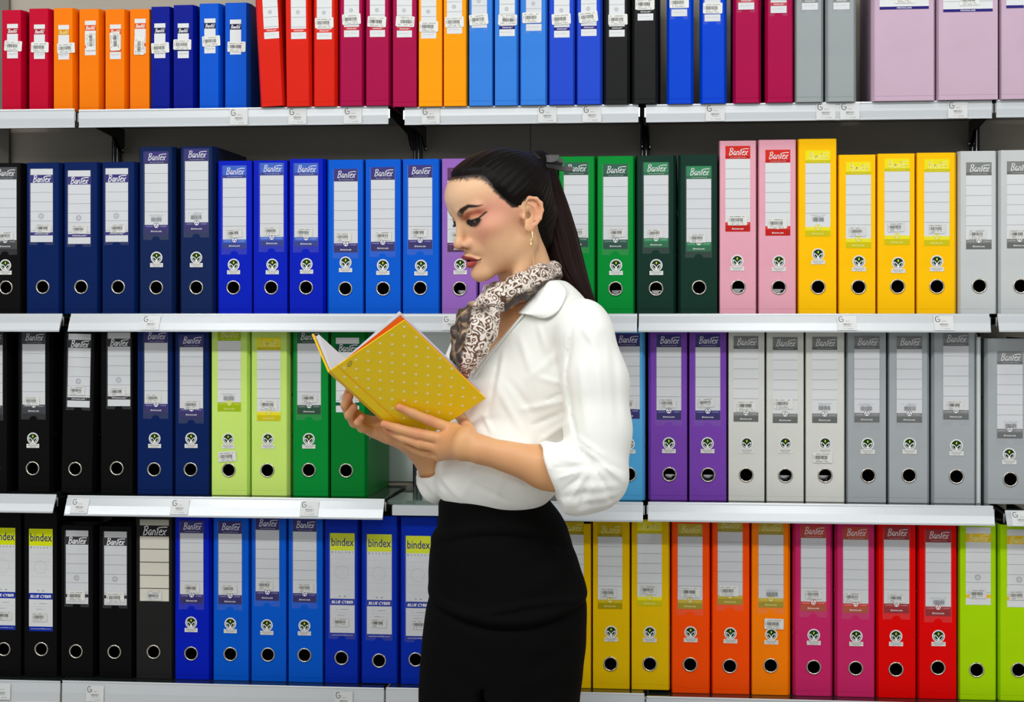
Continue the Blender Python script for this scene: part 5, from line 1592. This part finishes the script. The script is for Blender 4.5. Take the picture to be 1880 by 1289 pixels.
# ---- skirt
SKT = mat('black_skirt_cloth', rgb(7, 7, 7), .85, bump=(500, .2), spec=.08)
sk = [(912,818,1004,.080),(922,809,1008,.086),(945,808,1026,.092),(965,806,1037,.097),(985,796,1043,.102),(1005,793,1050,.108),(1040,790,1062,.116),(1073,790,1072,.122),(1100,789,1074,.126),(1126,784,1074,.127),(1176,778,1073,.127),(1243,773,1066,.124),(1289,772,1061,.122),(1400,780,1050,.115),(1520,795,1035,.110)]
rowsS = []; NS = 160
sps = spline([(y, l, r, d_) for y, l, r, d_ in sk], 170)
Vs = []; zmin = .5
for y, l, r, dp in sps:
    c = (l + r) / 2; hw = (r - l) / 2
    for j in range(NS):
        t = 2*math.pi*j/NS; cs, sn_ = math.cos(t), math.sin(t)
        b_ = -dp * abs(sn_)**.92 * (1 if sn_ > 0 else -1)
        x = c + hw * abs(cs)**.92 * (1 if cs > 0 else -1)
        # folds, given as curves in (x,y)
        dd = 0
        yf = 1088 + 38*math.sin(math.pi*min(1, max(0, (x-790)/290.0)))**.8
        dd -= .0075*math.exp(-((y-yf-6)/7.0)**2) ; dd += .006*math.exp(-((y-yf+9)/9.0)**2)
        yf2 = 1112 - .06*(x-900) + 6*math.sin((x-800)/40.0)
        if x > 850: dd += .004*math.exp(-((y-yf2+14)/6.0)**2)*min(1, (x-850)/60.0)
        yf3 = 966 + 22*((x-915)/110.0)**2
        dd += .004*math.exp(-((y-yf3+8)/9.0)**2) - .004*math.exp(-((y-yf3-6)/7.0)**2)
        dd += .0016*math.sin(y/9.0 + 3*math.sin(x/55.0)) * (1 if x > 960 else .3)
        # centre slit
        if sn_ > 0 and y > 1236:
            wd = 2 + (y-1236)*.22
            dd -= .030*math.exp(-((x-(886-(y-1236)*.06))/wd)**4)
        if y < 1236 or abs(x - 886) > 60: dd *= 1 - .85*abs(cs)**5
        rr = 1 + dd / .12
        k = (D0 + b_*rr) / FPX
        zz = CAMZ + (HZ - y) * D0 / FPX
        Vs.append(((c + (x-c)*rr - 940) * D0 / FPX, b_*rr, zz))
Fs = [(i*NS+j, i*NS+(j+1) % NS, (i+1)*NS+(j+1) % NS, (i+1)*NS+j) for i in range(len(sps)-1) for j in range(NS)]
Fs = np.array(Fs)[:, ::-1]
o = np_mesh('skirt', np.array(Vs), Fs, SKT, person)
so = o.modifiers.new('t', 'SOLIDIFY'); so.thickness = .003; so.offset = -1

# shoes
SHOE = mat('black_shoe_leather', rgb(14, 14, 14), .3)
for a in (ANn, ANf):
    def s_shoe(p, a=a):
        d = s_chain(p, [a + TF*.0 + Uz*(-.060), a + TF*.07 + Uz*(-.080), a + TF*.145 + Uz*(-.098)], [.034, .033, .020], .02)
        d = smax(d, p[:, 2] - .080, .004)
        d = smin(d, s_cap(p, a + TF*(-.012) + Uz*(-.06), a + TF*(-.015) + Uz*(-.112), .018, .010), .008)
        return smax(d, .002 - p[:, 2], .002)
    lo, hi = bb([a, a + TF*.16], .05); lo[2] = -.01; hi[2] = .1
    v, f = surface_net(s_shoe, lo, hi, .005); np_mesh('shoe', v, f, SHOE, person)

# ---- hair ribbon, earring, lashes
RIB = mat('black_satin_ribbon', rgb(16, 15, 16), .35)
def ribbon(pts, widths, name='hair_ribbon', mb=None):
    sp_ = spline(pts, 24); wd = np.interp(np.linspace(0, 1, 24), np.linspace(0, 1, len(widths)), widths)
    mb = mb or MB(); L_ = []; R_ = []
    for i, (x, y, b_) in enumerate(sp_):
        a = sp_[max(i-1, 0)]; c = sp_[min(i+1, 23)]; tx, ty = c[0]-a[0], c[1]-a[1]; dn = math.hypot(tx, ty) or 1
        nx, ny = -ty/dn*wd[i]/2, tx/dn*wd[i]/2
        L_.append(V(x+nx, y+ny, b_-.002)); R_.append(V(x-nx, y-ny, b_+.002))
    for i in range(23): mb.poly([L_[i], L_[i+1], R_[i+1], R_[i]], RIB)
    return mb
mb = MB()
ribbon([(978, 302, .03), (988, 292, .02), (1008, 291, .012), (1026, 292, .014)], [7, 12, 13, 15], mb=mb)
ribbon([(1026, 292, .014), (1027, 300, .010), (1008, 304, .006), (984, 304, .02)], [14, 12, 10, 6], mb=mb)
ribbon([(990, 303, .01), (1010, 305, .0), (1032, 309, -.005), (1052, 311, -.004)], [6, 7, 9, 8], mb=mb)
ribbon([(984, 298, .05), (1000, 296, .07), (1012, 300, .08)], [6, 10, 8], mb=mb)
mb.tube([V(980, 284, .012), V(990, 294, -.002), V(990, 306, -.002), V(982, 316, .012), V(974, 312, .04), V(972, 294, .045)], .0045, RIB, 8, True)
o = mb.build('hair_ribbon', PONY); so = o.modifiers.new('t', 'SOLIDIFY'); so.thickness = .0016
GOLD = mat('gold', rgb(236, 206, 150), .32, .85)
mb = MB(); lob = from_head(ear_c + np.array([.004, .0085, -.024]))
c = lob + np.array([.001, -.004, -.0155])
mb.tube([c + np.array([.0014*math.cos(t) , -.008*math.cos(t), .0138*math.sin(t)]) for t in np.linspace(0, 2*math.pi, 25)[:-1]], .0014, GOLD, 8, True)
mb.tube([c + np.array([0, -.003, -.015]), c + np.array([.002, -.003, -.030]), c + np.array([.005, -.004, -.054])], .0004, GOLD, 5)
mb.build('earring', BODY)
LASH = mat('lash_black', rgb(10, 8, 8), .6)
mb = MB()
for s in (1, -1):
    for k in range(16):
        t = k / 15.0
        x = .0205 + .026*t; zz = .0150 - .0030*math.sin(math.pi*min(1, t*.9)) + .0055*max(0, t-.6)
        b0 = np.array([s*x, 0, zz])
        # root on the lid surface
        lo_, hi_ = .06, .12
        for _ in range(24):
            mid = (lo_+hi_)/2
            q = np.array([[s*x, mid, zz]], F32)
            if sk_core(q)[0] < 0: lo_ = mid
            else: hi_ = mid
        r0 = np.array([s*x, lo_, zz]); ln_ = .0062
        d1 = np.array([s*(.25*(t-.25)), .75, -.62])
        mb.tube([from_head(r0), from_head(r0 + d1*ln_*.55), from_head(r0 + d1*ln_ + np.array([0, .001, .002]))], [.0006, .0005, .0002], LASH, 4)
mb.build('eyelashes', BODY)

tag(person, 'woman in white blouse and black skirt reading the open yellow book', 'person')
# ------------------------------------------------------------------ the open book
bw = np.linalg.norm(BW); bh = np.linalg.norm(BH); uW = BW / bw; uH = BH / bh
rb = person.matrix_basis
book = empty('open_book', person.location, (0, 0, TH))
YEL = mat('yellow_cloth_cover', rgb(244, 210, 0), .5, bump=(900, .1)); YED = mat('yellow_cover_edge', rgb(250, 196, 6), .45)
DOT = mat('pale_dot', rgb(240, 234, 190), .5); ORG = mat('orange_endpaper', rgb(255, 128, 36), .55); PG = mat('page_paper', rgb(226, 226, 226), .6); PGB = mat('page_edges', rgb(196, 200, 208), .6)
def W(p): return tuple(np.asarray(p, float))
def slab(mb, o_, a, b_, n, t, m, me=None):
    """parallelogram o,o+a,o+a+b,o+b extruded by -n*t"""
    c = [o_, o_+a, o_+a+b_, o_+b_]; d = [q - n*t for q in c]
    mb.poly([W(q) for q in c], m); mb.poly([W(q) for q in d[::-1]], me or m)
    for i in range(4):
        j = (i+1) % 4; mb.poly([W(c[i]), W(d[i]), W(d[j]), W(c[j])], me or m)
tb = .0026
mb = MB(); gw = .017
slab(mb, BS + uW*gw, BW - uW*gw, BH, BN, tb, YEL, YED)
slab(mb, BS + uW*.0, uW*(gw-.003), BH, BN, tb, YEL, YED)
slab(mb, BS + uW*(gw-.003) - BN*.0009, uW*.003, BH, BN, tb-.0009, YED)
# staggered dots
g0 = on_cover(720, 700); g1 = on_cover(720, 716.6) - g0; g2 = on_cover(741.8, 702) - g0
for i in range(-24, 25):
    for j in range(-24, 25):
        d_ = g0 + g1*i + g2*j - BS
        u, w_ = d_ @ uW, d_ @ uH
        if .003 < u < bw-.0025 and .003 < w_ < bh-.003 and abs(u-gw+.0015) > .004:
            c = BS + uW*u + uH*w_ + BN*.00015
            mb.poly([W(c + (uW*math.cos(a)+uH*math.sin(a))*.0024) for a in np.linspace(0, 2*math.pi, 11)[:-1]], DOT)
c = BS + uW*.034 + uH*.010 + BN*.0002
e1 = (uW*.8 - uH*.45); e2 = (uH*.8 + uW*.45)
GRP = mat('grey_stamp', rgb(130, 118, 60), .6)
mb.poly([W(c + e1*.0075*math.cos(a) + e2*.0036*math.sin(a)) for a in np.linspace(0, 2*math.pi, 17)[:-1]], GRP)
mb.poly([W(c + BN*.0001 + e1*.0060*math.cos(a) + e2*.0024*math.sin(a)) for a in np.linspace(0, 2*math.pi, 17)[:-1]], YEL)
mb.poly([W(c + BN*.0002 + e1*x_ + e2*y_) for x_, y_ in ((-.004,-.0007),(.004,-.0007),(.004,.0007),(-.004,.0007))], GRP)
mb.build('front_cover', book)
# other cover, turned away
B2 = np.array([-.034, .139, .054]); B2 -= BH * (B2 @ BH) / (BH @ BH); B2 *= .147 / np.linalg.norm(B2)
N2 = np.cross(B2, BH); N2 /= np.linalg.norm(N2)
if N2 @ BW > 0: N2 = -N2
sp0 = BS + N2*.0 
mb = MB(); S2 = BS - uW*.006 + np.array([0, .012, 0]); S2 = S2 - BN*0
slab(mb, S2, B2, BH, N2, tb, YEL, YED); mb.build('back_cover', book)
mb = MB()
mb.poly([W(BS), W(BS+BH), W(S2+BH), W(S2)], YED); a_ = -BN*tb; mb.poly([W(BS+a_), W(S2-N2*tb), W(S2-N2*tb+BH), W(BS+a_+BH)], YED)
mb.build('spine', book)
# page blocks: curved from the gutter onto each cover
def pages(name, base, wv, nrm, thick, mt, me, curve=1.0, start=.004):
    n = 14; wl = np.linalg.norm(wv) - .006; uw = wv / np.linalg.norm(wv)
    top = []; bot = []
    for i in range(n+1):
        t = i / n
        lift = thick * (1 - (1-t)**3) * 1.0 + .0008
        bot.append(base + uw*(start + (wl-start)*t) - nrm*(tb + .0003))
        top.append(base + uw*(start + (wl-start)*t) - nrm*(tb + lift))
    mb = MB(); h0 = uH*.003; h1 = BH - uH*.003
    for i in range(n):
        mb.poly([W(top[i]+h0), W(top[i+1]+h0), W(top[i+1]+h1), W(top[i]+h1)], mt)
        mb.poly([W(bot[i]+h0), W(bot[i+1]+h0), W(top[i+1]+h0), W(top[i]+h0)], me)
        mb.poly([W(bot[i]+h1), W(bot[i+1]+h1), W(top[i+1]+h1), W(top[i]+h1)], me)
        mb.poly([W(bot[i]+h0), W(bot[i]+h1), W(bot[i+1]+h1), W(bot[i+1]+h0)], me)
    mb.poly([W(bot[n]+h0), W(bot[n]+h1), W(top[n]+h1), W(top[n]+h0)], me)
    return mb.build(name, book)
mb = MB(); 
n = 10; uw = uW
prev = None
for i in range(n+1):
    t = i/n; q = BS + uw*(.004 + (bw-.013)*t) - BN*(tb + .0004 + .0215*t**1.1); q2 = q - BN*.0004
    if prev is not None:
        for a, b_ in ((prev[0], q), (prev[1], q2)): mb.poly([W(a+uH*.002), W(b_+uH*.002), W(b_+BH-uH*.002), W(a+BH-uH*.002)], ORG)
        mb.poly([W(prev[0]+uH*.002), W(q+uH*.002), W(q2+uH*.002), W(prev[1]+uH*.002)], ORG)
    else: first = q
    prev = (q, q2)
# board lining, the same orange
mb.poly([W(BS+uw*.004-BN*(tb+.0001)+uH*.003), W(BS+uw*(bw-.004)-BN*(tb+.0001)+uH*.003), W(BS+uw*(bw-.004)-BN*(tb+.0001)+BH-uH*.003), W(BS+uw*.004-BN*(tb+.0001)+BH-uH*.003)], ORG)
mb.build('endpaper', book)
def pages2(name, base, wv, nrm, t0, thick, mt, me):
    n = 14; wl = np.linalg.norm(wv) - .012; uw = wv / np.linalg.norm(wv); lo_ = []; up_ = []
    for i in range(n+1):
        t = i / n; s0 = t0 * t**1.3
        lo_.append(base + uw*(.004 + (wl-.004)*t) - nrm*(tb + .001 + s0))
        up_.append(base + uw*(.004 + (wl-.004)*t) - nrm*(tb + .001 + s0 + thick*(1-(1-t)**2.5) + .0006))
    mb = MB(); h0 = uH*.003; h1 = BH - uH*.003
    for i in range(n):
        mb.poly([W(up_[i]+h0), W(up_[i+1]+h0), W(up_[i+1]+h1), W(up_[i]+h1)], mt)
        mb.poly([W(lo_[i]+h0), W(lo_[i+1]+h0), W(up_[i+1]+h0), W(up_[i]+h0)], me)
        mb.poly([W(lo_[i]+h1), W(lo_[i+1]+h1), W(up_[i+1]+h1), W(up_[i]+h1)], me)
        mb.poly([W(lo_[i]+h0), W(lo_[i]+h1), W(lo_[i+1]+h1), W(lo_[i+1]+h0)], me)
    mb.poly([W(lo_[n]+h0), W(lo_[n]+h1), W(up_[n]+h1), W(up_[n]+h0)], me)
    return mb.build(name, book)
pages2('page_block', BS, BW, BN, .0255, .0100, PG, PGB)
pages2('page_block', S2, B2, N2, .0005, .0060, PG, PGB)
tag(book, 'open yellow notebook with pale dots held in the woman\'s hands', 'book')
